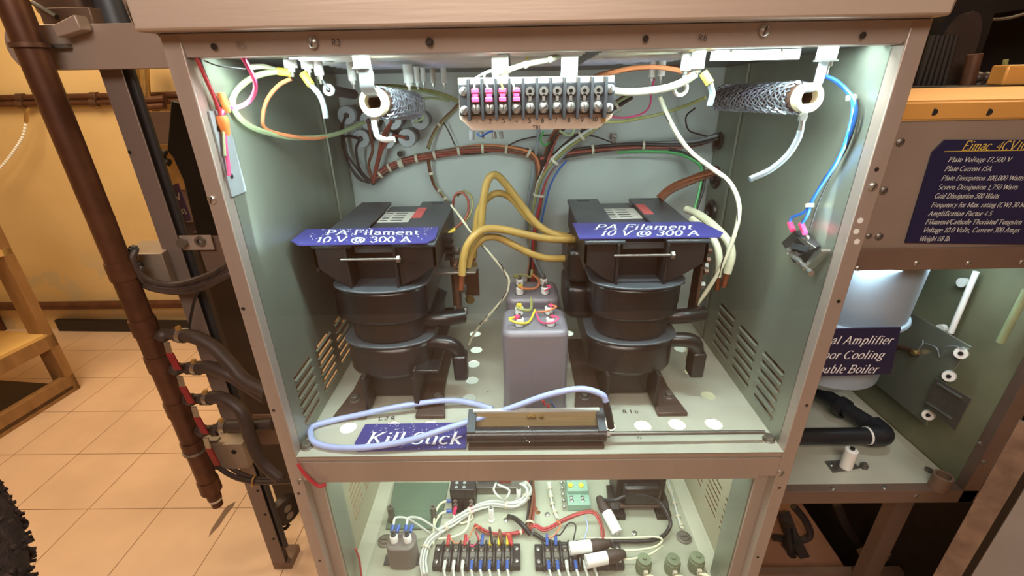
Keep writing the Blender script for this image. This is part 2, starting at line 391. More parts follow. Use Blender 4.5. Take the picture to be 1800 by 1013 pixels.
F['k'] = (.51, [[(.13,.68),(.13,0)], [(.13,.17),(.38,.43)], [(.22,.26),(.44,0)]], [(.13,0,.07),(.38,.43,.07),(.45,0,.06),(.10,.68,.04)])
F['l'] = (.28, [[(.14,.68),(.14,0)]], [(.14,0,.08),(.11,.68,.05)])
F['m'] = (.78, [[(.13,.43),(.13,0)], [(.13,.30)]+_e(.26,.31,.12,.13,150,0,8)+[(.38,0)], [(.38,.30)]+_e(.52,.31,.12,.13,150,0,8)+[(.64,0)]], [(.13,0,.07),(.38,0,.07),(.64,0,.07),(.10,.43,.04)])
F['n'] = (.52, [[(.13,.43),(.13,0)], [(.13,.30)]+_e(.27,.31,.12,.13,150,0,8)+[(.39,0)]], [(.13,0,.07),(.39,0,.07),(.10,.43,.04)])
F['o'] = (.49, [_e(.245,.22,.175,.225,0,360,20)], [])
F['p'] = (.51, [[(.13,.43),(.13,-.2)], _e(.27,.22,.16,.23,150,-150,14)], [(.13,-.2,.08),(.10,.43,.04)])
F['q'] = (.51, [[(.37,.43),(.37,-.2)], _e(.23,.22,.16,.23,30,330,14)], [(.37,-.2,.08)])
F['r'] = (.36, [[(.13,.43),(.13,0)], [(.13,.28)]+_e(.25,.32,.10,.11,150,40,6)], [(.13,0,.08),(.10,.43,.04)])
F['s'] = (.39, [_e(.20,.325,.12,.115,40,250,10)+_e(.19,.11,.14,.115,70,-150,10)], [])
F['t'] = (.31, [[(.15,.56),(.15,.08),(.20,.0),(.29,.05)], [(.05,.43),(.28,.43)]], [])
F['u'] = (.52, [[(.12,.43),(.12,.12)]+_e(.24,.13,.12,.13,180,330,8), [(.38,.43),(.38,.03),(.46,0)]], [(.09,.43,.04),(.35,.43,.04)])
F['v'] = (.48, [[(.07,.43),(.24,0)], [(.24,0),(.41,.43)]], [(.07,.43,.06),(.41,.43,.06)])
F['w'] = (.70, [[(.06,.43),(.20,0)], [(.20,0),(.35,.41)], [(.35,.41),(.49,0)], [(.49,0),(.64,.43)]], [(.06,.43,.06),(.64,.43,.06)])
F['x'] = (.48, [[(.08,.43),(.40,0)], [(.40,.43),(.08,0)]], [(.08,.43,.06),(.40,.43,.06),(.08,0,.06),(.40,0,.06)])
F['y'] = (.48, [[(.07,.43),(.24,0)], [(.41,.43),(.20,-.14),(.10,-.18)]], [(.07,.43,.06),(.41,.43,.06)])
F['0'] = (.50, [_e(.25,.33,.18,.34,0,360,24)], [])
F['1'] = (.42, [[(.11,.54),(.23,.66),(.23,0)]], [(.23,0,.11)])
F['2'] = (.50, [[(.08,.50)]+_e(.24,.48,.16,.18,165,-30,12)+[(.07,0),(.42,0),(.44,.10)]], [])
F['3'] = (.50, [_e(.23,.50,.15,.16,150,-90,12), _e(.22,.17,.19,.18,90,-150,12)], [])
F['4'] = (.50, [[(.34,0),(.34,.66),(.05,.20),(.46,.20)]], [])
F['5'] = (.50, [[(.42,.66),(.15,.66),(.12,.38)]+_e(.22,.20,.20,.20,100,-140,12)], [])
F['6'] = (.50, [[(.42,.64)]+_e(.42,.26,.34,.38,105,180,8)+_e(.25,.20,.17,.20,180,530,18)], [])
F['7'] = (.50, [[(.07,.54),(.07,.66),(.44,.66),(.20,0)]], [])
F['8'] = (.50, [_e(.25,.50,.14,.16,0,360,18), _e(.25,.17,.18,.17,0,360,18)], [])
F['9'] = (.50, [[(.08,.02)]+_e(.08,.40,.34,.38,-75,0,8)+_e(.25,.46,.17,.20,0,350,18)], [])
F['@'] = (.86, [_e(.42,.24,.36,.38,-60,290,28), _e(.40,.26,.15,.18,0,360,18), [(.56,.42),(.55,.12),(.66,.08),(.76,.24)]], [])
F['.'] = (.25, [[(.12,.0),(.12,.07)]], [])
F[','] = (.25, [[(.13,.06),(.13,-.01),(.08,-.11)]], [])
F['('] = (.33, [_e(.40,.25,.28,.45,120,240,10)], [])
F[')'] = (.33, [_e(-.07,.25,.28,.45,-60,60,10)], [])
F['/'] = (.30, [[(.02,-.02),(.28,.68)]], [])
F['|'] = (.2, [], [])
def text_w(t): return sum(F.get(c, F['o'])[0] for c in t)
def lettering(name, t, m, o, ex, ey, size, parent=None, slant=.0, thick=.105, thin=.042, depth=.0003, sx=1.0, label=None, align='l', mono=False):
    ex, ey = Vector(ex).normalized(), Vector(ey).normalized(); nz = ex.cross(ey)
    b = MB(); o = Vector(o); x = 0.
    if align == 'c': x = -text_w(t)/2
    def W(px, py, lift=0): return o+(ex*((x+px)*sx+slant*py)+ey*py)*size+nz*(depth+lift)
    lay = 0
    for c in t:
        adv, st, sf = F.get(c, F['o'])
        for s_ in st:
            n_ = len(s_); lt = []; rt = []; lay += 1; lf = (lay % 7)*2e-5
            for i in range(n_):
                a = Vector(s_[max(i-1,0)]); d = Vector(s_[min(i+1,n_-1)])-a
                if d.length < 1e-6: d = Vector((1,0))
                d.normalize(); wv = thin if mono else thin+(thick-thin)*abs(d.y)**1.3
                p = Vector((-d.y, d.x))*wv/2
                lt.append((s_[i][0]+p.x, s_[i][1]+p.y)); rt.append((s_[i][0]-p.x, s_[i][1]-p.y))
            k = [W(*q, lf) for q in lt]+[W(*q, lf) for q in rt]
            b.add(k, [(i, n_+i, n_+i+1, i+1) for i in range(n_-1)])
        if not mono:
            for (qx, qy, hw) in sf:
                if hw <= 0: continue
                h_ = thin*.55; lay += 1; lf = (lay % 7)*2e-5
                b.add([W(qx-hw,qy-h_,lf), W(qx+hw,qy-h_,lf), W(qx+hw,qy+h_,lf), W(qx-hw,qy+h_,lf)], [(0,1,2,3)])
        x += adv
    me = bpy.data.meshes.new(name); me.from_pydata([tuple(v) for v in b.v], [], b.f); me.update()
    return finish(name, me, m, parent, label)
def fitted(t, word, m, p0, p1, top, parent, slant=.22, thick=.105, thin=.042, name='lettering', squeeze=1.):
    # set t so that its substring 'word' runs from p0 to p1 (on the surface) with capitals reaching the level of 'top'
    ex = (p1-p0).normalized(); up = (top-p0)-ex*(top-p0).dot(ex); size = up.length/.66; ey = up.normalized()
    sx = (p1-p0).length/(text_w(word)*size); pre = t[:t.index(word)]
    return lettering(name, t, m, p0-ex*text_w(pre)*size*sx, ex, ey, size, parent, slant, thick/ (1 if sx < 1.6 else 1), thin, .0004, sx)
# small fasteners
def screw(o, ax, r, parent, m='dull_steel', name='screw', slot=0.):
    u, w_, a = frame_of(ax); o = Vector(o)
    s_ = MB().lathe([(r,0),(r,r*.25),(r*.75,r*.5),(0,r*.58)], o, ax, 14).build(name, m, parent)
    q = u*math.cos(slot)+w_*math.sin(slot); t_ = a.cross(q)
    MB().obox(o+a*r*.42-q*r*.8-t_*r*.12, q*r*1.6, t_*r*.24, a*r*.2).build('slot', 'black_ink', s_)
    return s_
def wire(name, label, pts, r, m, cat='wire', group=None, k=6, n=8):
    o = MB().tube(pts, r, n, k).build(name, m)
    return tag(o, label, cat, group)
def pp(*q):   # (px, py, Y) triples -> points
    return [PY(*t) for t in q]
def bundle(parent, pts, mats, R, r, name='wire', tw=.6, k=6):
    P = smooth_path(pts, k); N = len(mats)
    t = [(P[min(i+1,len(P)-1)]-P[max(i-1,0)]).normalized() for i in range(len(P))]
    u = t[0].orthogonal().normalized(); fr = []
    for q in t:
        u = (u-q*u.dot(q)).normalized(); fr.append((u.copy(), q.cross(u)))
    for j, m_ in enumerate(mats):
        rad = R*(0 if (j == 0 and N > 4) else 1); a0 = 2*PI*j/max(1, N-(1 if N > 4 else 0))
        pts_ = [P[i]+(fr[i][0]*math.cos(a0+tw*i*.15)+fr[i][1]*math.sin(a0+tw*i*.15))*rad for i in range(len(P))]
        MB().tube(pts_, r, 7, raw=True).build(name, m_, parent)
    return P
def tie(parent, p, ax, R, m='strap_plastic', name='cable_tie', w_=.0025):
    return MB().lathe([(R,-w_),(R*1.12,-w_),(R*1.12,w_),(R,w_),(R,-w_)], p, ax, 14).build(name, m, parent)
# ---------------------------------------------------------------- the room
struct(MB().box((-4.2,-2.4,-.05),(3.2,2.3,0)).build('floor','floor_tile'))
struct(MB().box((-4.2,-2.4,2.7),(3.2,2.3,2.75)).build('ceiling','ceiling_paint'))
struct(MB().box((-4.2,2.24,0),(3.2,2.3,2.7)).build('wall_back','wall_yellow'))
struct(MB().box((-4.25,-2.4,0),(-4.2,2.3,2.7)).build('wall_left','wall_yellow'))
struct(MB().box((3.2,-2.4,0),(3.25,2.3,2.7)).build('wall_right','wall_plain'))
struct(MB().box((-4.2,-2.46,0),(3.2,-2.4,2.7)).build('wall_front','wall_plain'))
# ---------------------------------------------------------------- open-fronted equipment cabinet
CT = 1.5612
def cz(y): return 1.5632-.0175*max(0,(y-.052))/.39
CB = .4425; CW = .38; DK = .60
cab = thing('equipment_cabinet', 'tall bare metal equipment cabinet with brightly lit open shelf behind clear pane', 'cabinet', (0, .22, 0))
f = MB().prism([V(-.412,.015,1.584),V(.402,.015,1.584),V(.402,-.02,1.584),V(-.412,-.02,1.584)], (0,0,.03))
f.prism([V(-.412,-.02,1.614),V(.402,-.02,1.614),V(.402,.03,1.74),V(-.412,.03,1.74)], (0,.01,0)).build('fascia','fascia_metal',cab,bevel=.003)
MB().box((-.412,.03,1.614),(.402,.46,1.62)).build('top_panel','fascia_metal',cab)
# rail under the fascia, mitred at both ends
ra = MB().prism([V(-.398,0,1.5835),V(.392,0,1.5835),V(.379,.004,1.5605),V(-.381,.004,1.5605)], (0,.028,0)).build('rail','frame_metal',cab,bevel=.001)
for sx, x0, x1 in ((-1,-.4035,-.383),(1,.398,.381)):
    MB().prism([V(x0,.0,1.5835),V(x0+sx*-.004,.0,1.5835),V(x1+sx*-.004,.003,1.5595),V(x1,.003,1.5595)], (0,.016,0)).build('mitre_strip','dull_steel',cab)
for sx in (-1, 1):
    q = MB().box((sx*.380,0,0.03),(sx*.401,.02,1.5835)).build('post','frame_metal',cab,bevel=.0012)
    # screws and open holes down the post
    for (px, py, kind) in ([(373,351,1),(537,846,1),(427,543,0),(481,722,0),(525,868,0),(562,986,0)] if sx < 0 else
                           [(1534,328,1),(1369,832,1),(1541,298,0),(1512,388,2),(1505,407,2),(1506,425,2),(1474,530,0),(1418,713,0),(1370,858,0),(1332,980,0)]):
        p = PY(px, py, 0); p.x = min(max(abs(p.x), .385), .396)*sx
        if kind == 1: screw(p, (0,-1,0), .0052, cab, 'bare_steel', slot=.4)
        else: MB().cyl(p+V(0,.002,0), p+V(0,-.0004,0), .0026 if kind == 0 else .0036, n=12).build('screw_hole', 'dark_hole' if kind == 0 else 'white_ceramic', cab)
for px, py, k in ((376,82,0),(550,75,1),(755,74,2),(1135,68,0),(1343,54,1),(1517,62,0)):
    p = PY(px, py, .0005)
    if k == 1: screw(p, (0,-1,0), .0055, cab, 'bare_steel', slot=.5)
    elif k == 2: screw(p, (0,-1,0), .0042, cab, 'dark_hole', slot=0)
    else: MB().cyl(p, p+V(0,-.0006,0), .0033, n=12).build('screw_hole','dark_hole',cab)
for t, px, py in (('R3',583,80),('R6',1226,72),('R5',416,85)):
    lettering('marking', t, 'black_ink' if t != 'R5' else 'dull_steel', PY(px,py,.001), (1,0,0), (0,0,1), .0085, cab, mono=True, thin=.09)
# side panels with louvre slots
SLY = ((.047,.110),(.133,.199),(.222,.288)); SLZ = [1.0265+.0172*i for i in range(6)]
low = [rect(y0, z-.003, y1, z+.003) for (y0,y1) in SLY for z in SLZ]
lowd = [rect(y0, z-.003, y1, z+.003) for (y0,y1) in ((.085,.128),(.148,.208),(.228,.29)) for z in [.672+.0165*i for i in range(6)]]
for sx in (-1, 1):
    sp = holed('side_panel','panel_metal',[rect(.018,.985,CB+.004,CT+.012)]+low,(sx*CW,0,0),(0,1,0),(0,0,1),(sx*.0015,0,0),cab)
    for y0, y1 in SLY:               # raised lip over each louvre opening
        for z in SLZ: MB().prism([V(sx*CW,y0,z-.0032),V(sx*(CW-.0035),y0,z-.0046),V(sx*(CW-.0035),y1,z-.0046),V(sx*CW,y1,z-.0032)], (0,0,.0011)).build('louvre_lip','panel_metal',sp)
    ls = holed('lower_side_panel','bay_beige',[rect(.06,DK-.02,CB+.004,.985)]+lowd,(sx*.386,0,0),(0,1,0),(0,0,1),(sx*.0015,0,0),cab)
    MB().box((sx*.394,.018,.03),(sx*.36,.022,.958)).build('corner_flange','frame_metal',cab,bevel=.001)
    MB().box((sx*.358,.0225,.03),(sx*.360,.075,.985)).build('corner_web','panel_metal',cab)
    MB().box((sx*.379,.342,1.0),(sx*.3755,.346,CT)).build('seam_rib','panel_metal',cab)
MB().box((-.39,CB,.45),(.39,CB+.003,CT+.01)).build('back_panel','back_metal',cab)
MB().box((-.372,CB-.0015,1.02),(-.371+.742,CB,1.515)).build('back_cover','back_metal',cab)
ce = MB().prism([V(-.39,.052,cz(.052)),V(.39,.052,cz(.052)),V(.39,CB+.003,cz(CB)),V(-.39,CB+.003,cz(CB))],(0,0,.003)).build('ceiling_panel','ceiling_metal',cab)
MB().box((-.39,.018,1.572),(.39,.054,1.574)).box((-.39,.052,1.5635),(.39,.054,1.574)).build('lamp_trough','frame_dark',cab)  # added unseen trough that keeps the lamp out of view, dark to mute its edge
for gx0, gx1 in ((-.30,-.05),(-.035,.055),(.075,.21)):
    for i in range(9):
        y = .07+.026*i; q = cz(y); MB().prism([V(gx0,y,q),V(gx0,y+.002,q-.0026),V(gx1,y+.002,q-.0026),V(gx1,y,q)], (0,.001,.0004)).build('vent_louvre','bare_steel',ce)
# shelf with the round ventilation holes
hol = [circ(x,y,.0142) for x,y in ((-.32,.066),(-.245,.067),(-.182,.068),(-.118,.066),(-.055,.066),(.0,.066),(.118,.064),(.178,.063),(.236,.066),(.2976,.066))]
hol += [circ(x,y,.0128) for x,y in ((-.121,.141),(-.1205,.197),(-.122,.252),(-.12,.306),(-.128,.375),(.317,.1414),(.312,.215),(.085,.372),(.318,.30))]
shelf = holed('shelf','shelf_metal',[rect(-CW,0,CW,CB)]+hol,(0,0,.998),(1,0,0),(0,1,0),(0,0,.0016),cab)
MB().prism([V(-.379,0,.9985),V(.379,0,.9985),V(.379,0,.991),V(-.379,0,.991)], (0,.002,0)).build('shelf_lip','frame_metal',cab)
cr = MB().box((-.36,-.001,.945),(.352,.012,.988)).build('cross_rail','frame_metal',cab,bevel=.001)
for sx in (-1,1): MB().box((sx*.38,.001,.948),(sx*.352,.010,.987)).build('rail_end','frame_metal',cab,bevel=.0008)
MB().box((-.36,.012,.944),(-.27,.03,.946)).build('rail_lip','frame_metal',cab); MB().box((.26,.012,.944),(.352,.03,.946)).build('rail_lip','frame_metal',cab)
for t, px, py, Z in (('T4',855,691,1.0006),('T3',1120,772,1.0006),('T1',886,751,1.0006)):
    lettering('marking', t, 'black_ink', PZ(px,py,Z), (1,0,0), (0,1,0), .007, cab, mono=True, thin=.09)
for px, py in ((664,739),(1095,727)):
    lettering('marking', 'L 2 R' if px < 800 else 'R 1 H', 'black_ink', PZ(px,py,1.0006), (1,.02,0), (0,1,0), .013, cab, mono=True, thin=.09)
for px, py in ((540,786),(1351,773)):
    p = PZ(px, py, 1.0); b = MB().lathe([(.0095,0),(.0095,.0015),(.0075,.0022),(0,.0022)], p, (0,0,1)); b.hexbolt(p+V(0,0,.0022),(0,0,1),.0078,.006).build('shelf_bolt','dull_steel',cab,bevel=.0006)
# lower deck
holed('deck','deck_metal',[rect(-.386,.02,.386,CB)]+[circ(*q) for q in ((.005,.235,.007),(-.005,.255,.008),(.012,.225,.006))],(0,0,DK-.0034),(1,0,0),(0,1,0),(0,0,.003),cab)
for sx in (-1,1): MB().box((sx*.3855,.02,DK-.0004),(sx*.352,CB,DK+.0021)).build('deck_flange','shelf_metal',cab)
MB().box((-.40,.02,.03),(.40,.46,.07)).build('base_frame','frame_brown_shaded',cab)
# the clear front
MB().box((-.396,-.0062,.06),(.396,-.0055,1.5825)).build('clear_pane','clear_pane',cab,'clear reflective pane across the cabinet front')
# lamp fittings that light the two bays
lf = thing('light_fitting','bright white lamp strip with two screw holes, under the cabinet ceiling','light fitting',(.26,.06,CT-.01))
A = [PY(1250,107,.075), PY(1404,107,.075)]
q = MB().obox((A[0].x,.075,A[0].z), (A[1].x-A[0].x,0,0), (0,.004,0), (0,0,CT-A[0].z-.0005)).build('lamp_face','lamp_white',lf)
for px in (1285,1374): MB().cyl(PY(px,90,.075), PY(px,90,.0744), .0022, n=10).build('screw_hole','dull_steel',lf)
ls2 = thing('light_strip','long glowing lamp tube under the shelf, glimpsed through its front row of holes','light fitting',(0,.095,.972))
MB().cyl(V(-.352,.097,.972),V(.352,.097,.972),.010,n=18).build('tube','strip_glow',ls2)
for x in (-.362,.352): MB().box((x,.086,.960),(x+.010,.108,.9978)).build('end_holder','white_ceramic',ls2)
# bracket strip on the side panel
br = thing('mounting_strip','pale grey flat metal strip with two holes on the side wall','bracket',(-.379,.03,1.455))
MB().box((-.3798,.012,1.408),(-.3775,.0455,1.5065)).build('strip','grey_insulator',br)
for px, py in ((384,227),(407,310)):
    p = PX(px,py,-.3775); MB().cyl(p, p+V(.0004,0,0), .0032, n=12).build('hole','dark_hole',br)
# ---------------------------------------------------------------- the two filament transformers
def transformer(cx, label, n):
    t = thing('power_transformer', label, 'transformer', (cx,.22,1.0), 'filament transformers on the shelf')
    X = lambda x: cx+x
    Y0 = .10
    def bx(x0,y0,z0,x1,y1,z1): return MB().box((X(x0),Y0+y0,1+z0),(X(x1),Y0+y1,1+z1))
    def slotplate(x0, x1):
        return holed('clamp_plate','core_steel',[rect(X(x0),Y0+.016,X(x1),Y0+.277), rect(X((x0+x1)/2)-.012,Y0+.258,X((x0+x1)/2)+.012,Y0+.266)],(0,0,1.303),(1,0,0),(0,1,0),(0,0,.006),t)
    slotplate(-.094,-.034); slotplate(.03,.094)
    bx(-.034,.03,.29,.03,.270,.3015).build('yoke_plate','core_steel',t,bevel=.001)
    for x in (-.043,.032):
        bx(x-.002,.014,.236,x+.002,.25,.303).build('clamp_web','core_dark',t,bevel=.0008)
    for s, (x0, x1) in ((-1,(-.094,-.046)),(1,(.036,.094))):
        xa, xb = (x0, x1) if s < 0 else (x1, x0)
        MB().prism([V(X(xa),Y0+.02,1.302),V(X(xb),Y0+.02,1.302),V(X(xb),Y0+.02,1.238),V(X(xa+(xb-xa)*.55),Y0+.02,1.25),V(X(xa),Y0+.02,1.272)],(0,.004,0)).build('clamp_gusset','core_dark',t)
        bx(min(xa,xa-s*.004),.02,.262,max(xa,xa-s*.004),.25,.303).build('clamp_flange','core_dark',t)
    bx(-.041,.055,.236,.03,.235,.29).build('core_yoke','core_dark',t)
    MB().cyl(V(X(-.050),Y0+.012,1.286),V(X(.042),Y0+.012,1.286),.0021,n=10).build('tie_rod','dull_steel',t)
    MB().hexbolt(V(X(.036),Y0+.012,1.286),(1,0,0),.006,.005).build('nut','dull_steel',t)
    # nameplate
    bx(-.032,.158,.3015,.029,.226,.3021).build('nameplate','paper_label',t)
    bx(.0305,.158,.309,.048,.226,.3096).build('nameplate_band','red_label',t)
    for i, (a, b) in enumerate(((-.029,-.016),(-.010,.012))):
        for j in range(4): bx(a,.164+.016*j,.302,b,.169+.016*j,.3025).build('nameplate_line','core_steel',t)
    # windings: two flanged coils one above the other
    def stad(hw, y0, y1, z, r=.06): return [V(X(x),Y0+y,1+z) for x,y in rrect(-hw-.005,y0,hw-.005,y1,r,7)]
    def bow(hw, y0, y1, z):      # front bowed outward
        fr = [(-hw*math.cos(PI*i/18), y0+.045-.045*math.sin(PI*i/18)) for i in range(19)]
        bk = [(hw, y1-.03),(hw-.03,y1),(-hw+.03,y1),(-hw,y1-.03)]
        return [V(X(x-.003),Y0+y,1+z) for x,y in fr+bk]
    MB().prism(bow(.078,0,.25,.232),(0,0,.004)).build('coil_flange','core_steel',t,bevel=.0012)
    MB().prism(bow(.072,.004,.245,.172),(0,0,.060)).build('winding','black_varnish',t,bevel=.006)
    MB().prism(bow(.062,.012,.24,.135),(0,0,.04)).build('winding','black_varnish',t,bevel=.003)
    MB().prism(bow(.077,.002,.25,.130),(0,0,.004)).build('coil_flange','core_steel',t,bevel=.0012)
    MB().prism(bow(.073,.004,.245,.066),(0,0,.064)).build('winding','black_varnish',t,bevel=.010)
    for z in (.205,.135):        # rounded primary coils showing at the side
        MB().prism([V(X(x),Y0+y,1+z) for x,y in rrect(-.112,.09,-.06,.20,.02,5)],(0,0,.062)).build('side_coil','black_varnish',t,bevel=.010,seg=3)
    bx(-.045,.04,.008,.035,.23,.07).build('core_leg','core_dark',t,bevel=.002)
    for s, (x0,x1) in ((-1,(-.103,-.046)),(1,(.040,.092))):
        xi = x1 if s < 0 else x0
        fo = MB().prism([V(X(x0),Y0-.016,1.0),V(X(x1),Y0-.016,1.0),V(X(x1-(.012 if s>0 else 0)),Y0+.06,1.0),V(X(x1-(.012 if s>0 else 0)),Y0+.235,1.0),V(X(x0+(.012 if s<0 else 0)),Y0+.235,1.0),V(X(x0+(.012 if s<0 else 0)),Y0+.06,1.0)],(0,0,.008)).build('foot','foot_brown',t,bevel=.002)
        bx(xi-.003,.0,.008,xi+.003,.235,.075).build('foot_web','core_dark',t,bevel=.001)
        p = V(X((x0+x1)/2+(.006 if s>0 else -.004)),Y0+.03,1.008)
        b = MB().lathe([(.0105,0),(.0105,.0015),(0,.0015)],p,(0,0,1)); b.hexbolt(p+V(0,0,.0015),(0,0,1),.0072,.007).build('bolt','dull_steel',t,bevel=.0006)
    # secondary leads on the side, taped black
    MB().tube([V(X(.05),Y0+.06,1.155),V(X(.09),Y0+.055,1.158),V(X(.125),Y0+.07,1.156)],.0135,12).build('taped_lead','black_varnish',t)
    MB().tube([V(X(.06),Y0+.045,1.118),V(X(.098),Y0+.04,1.118),V(X(.113),Y0+.045,1.10),V(X(.115),Y0+.05,1.065)],.013,12).build('taped_lead','black_varnish',t)
    MB().obox(V(X(.105),Y0+.03,1.045),(.024,0,0),(0,.03,0),(0,0,.05)).build('lead_block','black_varnish',t,bevel=.004)
    # copper bus bars with bolted lugs
    bb = MB().obox(V(X(.112),Y0+.075,1.135),(.006,.002,0),(0,.032,0),(0,0,.115)).build('bus_bar','brown_copper',t,bevel=.001)
    for z in (.155,.20,.235):
        p = V(X(.118),Y0+.09,1+z); MB().lathe([(.0095,0),(.0095,.002),(0,.002)],p,(1,-.2,0)).hexbolt(p+V(.002,0,0),(1,-.2,0),.0078,.009).build('bus_bolt','dull_steel',t,bevel=.0006)
    MB().obox(V(X(.098),Y0+.13,1.145),(.006,0,0),(0,.03,0),(0,0,.13)).build('bus_bar','brown_copper',t,bevel=.001)
    for z in (.185,.25):
        p = V(X(.104),Y0+.145,1+z); MB().hexbolt(p,(1,-.2,0),.0078,.011).build('bus_bolt','dull_steel',t,bevel=.0006)
    if n == 0:
        bx(.084,.068,.235,.15,.095,.239).build('terminal_bar','dull_steel',t,bevel=.001)
        bx(.040,.0,.008,.046,.235,.09).build('foot_rail','core_dark',t,bevel=.002)
        bx(.046,.0,.084,.085,.235,.09).build('foot_rail','black_varnish',t,bevel=.002)
    else:
        for z in (.25,.27,.285): MB().hexbolt(V(X(.098),Y0+.03,1+z),(1,0,0),.005,.006).build('bolt','brown_copper',t)
    # dark fins of the terminal board behind
    if n == 0:
        for i in range(4): bx(.094,.10,.285-.012*i,.108,.13,.289-.012*i).build('terminal_fin','core_dark',t)
    return t
transformer(-.249, 'black power transformer with copper bus bar beside yellow cable ends, below bedewed blue sign', 0)
transformer(.168, 'black power transformer at the louvred wall, its side coils beside grey can', 1)
# blue signs lying on the transformers
def flat_sign(name, label, poly, Z, lines, m='sign_blue', group=None, tilt=0., dust=0, slant=.22):
    P = [PZ(x, y, Z) for x, y in poly]
    if tilt: P = [p+V(0,0,tilt*(p.y-min(q.y for q in P))) for p in P]
    t = thing(name, label, 'sign', sum(P, V(0,0,0))/len(P), group)
    MB().prism(P, (0,0,.002)).build('board', m, t)
    y0_ = min(q.y for q in P)
    def on(px, py):
        o = PZ(px, py, Z+.002)
        for _ in range(4): o = PZ(px, py, Z+.002+tilt*(o.y-y0_))
        return o
    for (s, px0, px1, pb, pt, ink, thk) in lines:
        fitted(s, s, ink, on(px0,pb), on(px1,pb), on(px0,pt), t, slant=slant, thick=thk)
    if dust:
        b = MB(); rnd = random.Random(5)
        ys = [p.y for p in P]; xs = [p.x for p in P]
        for i in range(dust):
            x = rnd.uniform(min(xs)+.02, max(xs)-.012); y = rnd.uniform(min(ys)+.003, max(ys)-.003); r_ = rnd.uniform(.0003,.0009)
            b.box((x-r_,y-r_,Z+.002+tilt*(y-min(ys))),(x+r_,y+r_,Z+.0024+tilt*(y-min(ys))))
        o = b.build('dust', 'white_wire', t); o['kind'] = 'stuff'
    return t
flat_sign('sign','blue plastic PA Filament sign covered in droplets, on transformer beside yellow cable ends',[(538,405),(771,401),(766,420),(750,429),(524,432),(512,425)],1.3115,
    [('PA Filament',571,737,413.2,405,'white_ink',.10),('10 V @ 300 A',553,724,426,417.3,'white_ink',.10)],group='PA filament signs',dust=110,slant=-.25)
flat_sign('sign','clean blue PA Filament sign on transformer nearest the louvred wall with the switch',[(1006,394),(1230,392),(1271,411),(1265,418),(1018,421),(1011,404)],1.3115,
    [('PA Filament',1043,1217,403.7,395.3,'white_ink',.10),('10 V @ 300 A',1052,1230,414.5,405.8,'white_ink',.10)],group='PA filament signs',slant=.36)
flat_sign('sign','dark blue Kill Stick sign flecked with white dust, lying beside the stick','x' and [(624,783),(644,755),(822,752),(819,790),(627,795)],1.0015,
    [('Kill Stick',641,810,781,761,'white_ink',.11)],m='sign_blue',tilt=.18,dust=160)
# ---------------------------------------------------------------- capacitors
def can(cx, y0, w, d, h, label, group):
    t = thing('oil_capacitor', label, 'capacitor', (cx, y0+d/2, 1.0), group)
    b = MB().prism([V(x,y,1.0) for x,y in rrect(cx-w/2,y0,cx+w/2,y0+d,.016,5)],(0,0,h)); bo = b.build('can','cap_grey',t,bevel=.009,seg=3)
    MB().prism([V(x,y,1.0) for x,y in rrect(cx-w/2-.002,y0-.002,cx+w/2+.002,y0+d+.002,.017,5)],(0,0,.006)).build('can_base','cap_grey',t)
    ins = []
    for sx in (-1,1):
        for yy in (.27,.73):
            p = V(cx+sx*w*.235, y0+d*yy, 1.0+h)
            i_ = MB().lathe([(.0072,0),(.0072,.012),(.0058,.0135),(0,.0135)],p,(0,0,1)).build('insulator','white_ceramic',t)
            MB().hexbolt(p+V(0,0,.0135),(0,0,1),.0046,.004).cyl(p+V(0,0,.0175),p+V(0,0,.022),.0022,n=8).build('terminal','dull_steel',i_)
            MB().torus(p,(0,0,1),.0078,.0012).build('seal_ring','core_steel',i_)
            ins.append(p+V(0,0,.0165))
    return t, ins
t1, I1 = can(-.0015, .093, .108, .088, .165, 'grey oil capacitor can, nearest the front, yellow and pink leads on white terminals', 'grey capacitor cans on the shelf')
t2, I2 = can(-.0015, .215, .100, .085, .165, 'grey oil capacitor can half hidden behind the nearest one', 'grey capacitor cans on the shelf')
def lead(t, pts, m, r=.0016, sl=None):
    w_ = MB().tube(pts, r, 8).build('lead', m, t)
    if sl: MB().tube([Vector(pts[0]), Vector(pts[0]).lerp(Vector(pts[1]),.5)], r*2, 8).build('sleeve', sl, w_)
J = V(0,.15,1.172)
lead(t1,[I1[0],I1[0]+V(-.016,-.008,.0),I1[0]+V(-.004,-.016,-.003),J+V(-.012,-.03,-.003),J+V(0,0,.004)],'yellow_wire',.0018,'pink_sleeve')
lead(t1,[I1[2],I1[2]+V(.012,-.006,0),I1[2]+V(.002,-.015,-.004),J+V(.008,-.03,-.003),J+V(0,0,.002)],'pink_wire',.0014,'pink_sleeve')
lead(t1,[I1[1],I1[1]+V(-.002,-.012,0),I1[1]+V(.016,-.012,-.004),J+V(-.006,.012,.004),J+V(-.006,.03,.012)],'olive_wire',.0026,'yellow_sleeve')
lead(t1,[I1[3],I1[3]+V(.012,-.008,0),I1[3]+V(-.006,-.016,-.004),J+V(.004,.0,.0)],'orange_wire',.0016,'pink_sleeve')
J2 = V(.0,.26,1.175)
lead(t2,[I2[1],I2[1]+V(-.012,0,.003),I2[1]+V(.006,.004,.004),J2+V(-.004,.02,.006),J2+V(.0,.04,.012)],'olive_wire',.0026)
lead(t2,[I2[0],I2[0]+V(.004,-.012,.0),J2+V(.004,-.02,0),J2+V(.012,.0,.006),J2+V(.0,.025,.01)],'orange_wire',.0022,'yellow_sleeve')
lead(t2,[I2[2],I2[2]+V(.01,-.006,0),I2[2]+V(-.002,-.012,-.006)],'pink_wire',.0014)
lead(t2,[I2[3],I2[3]+V(-.004,.006,.004),PY(945,470,.36),PY(932,440,.40)],'grey_wire',.0026)
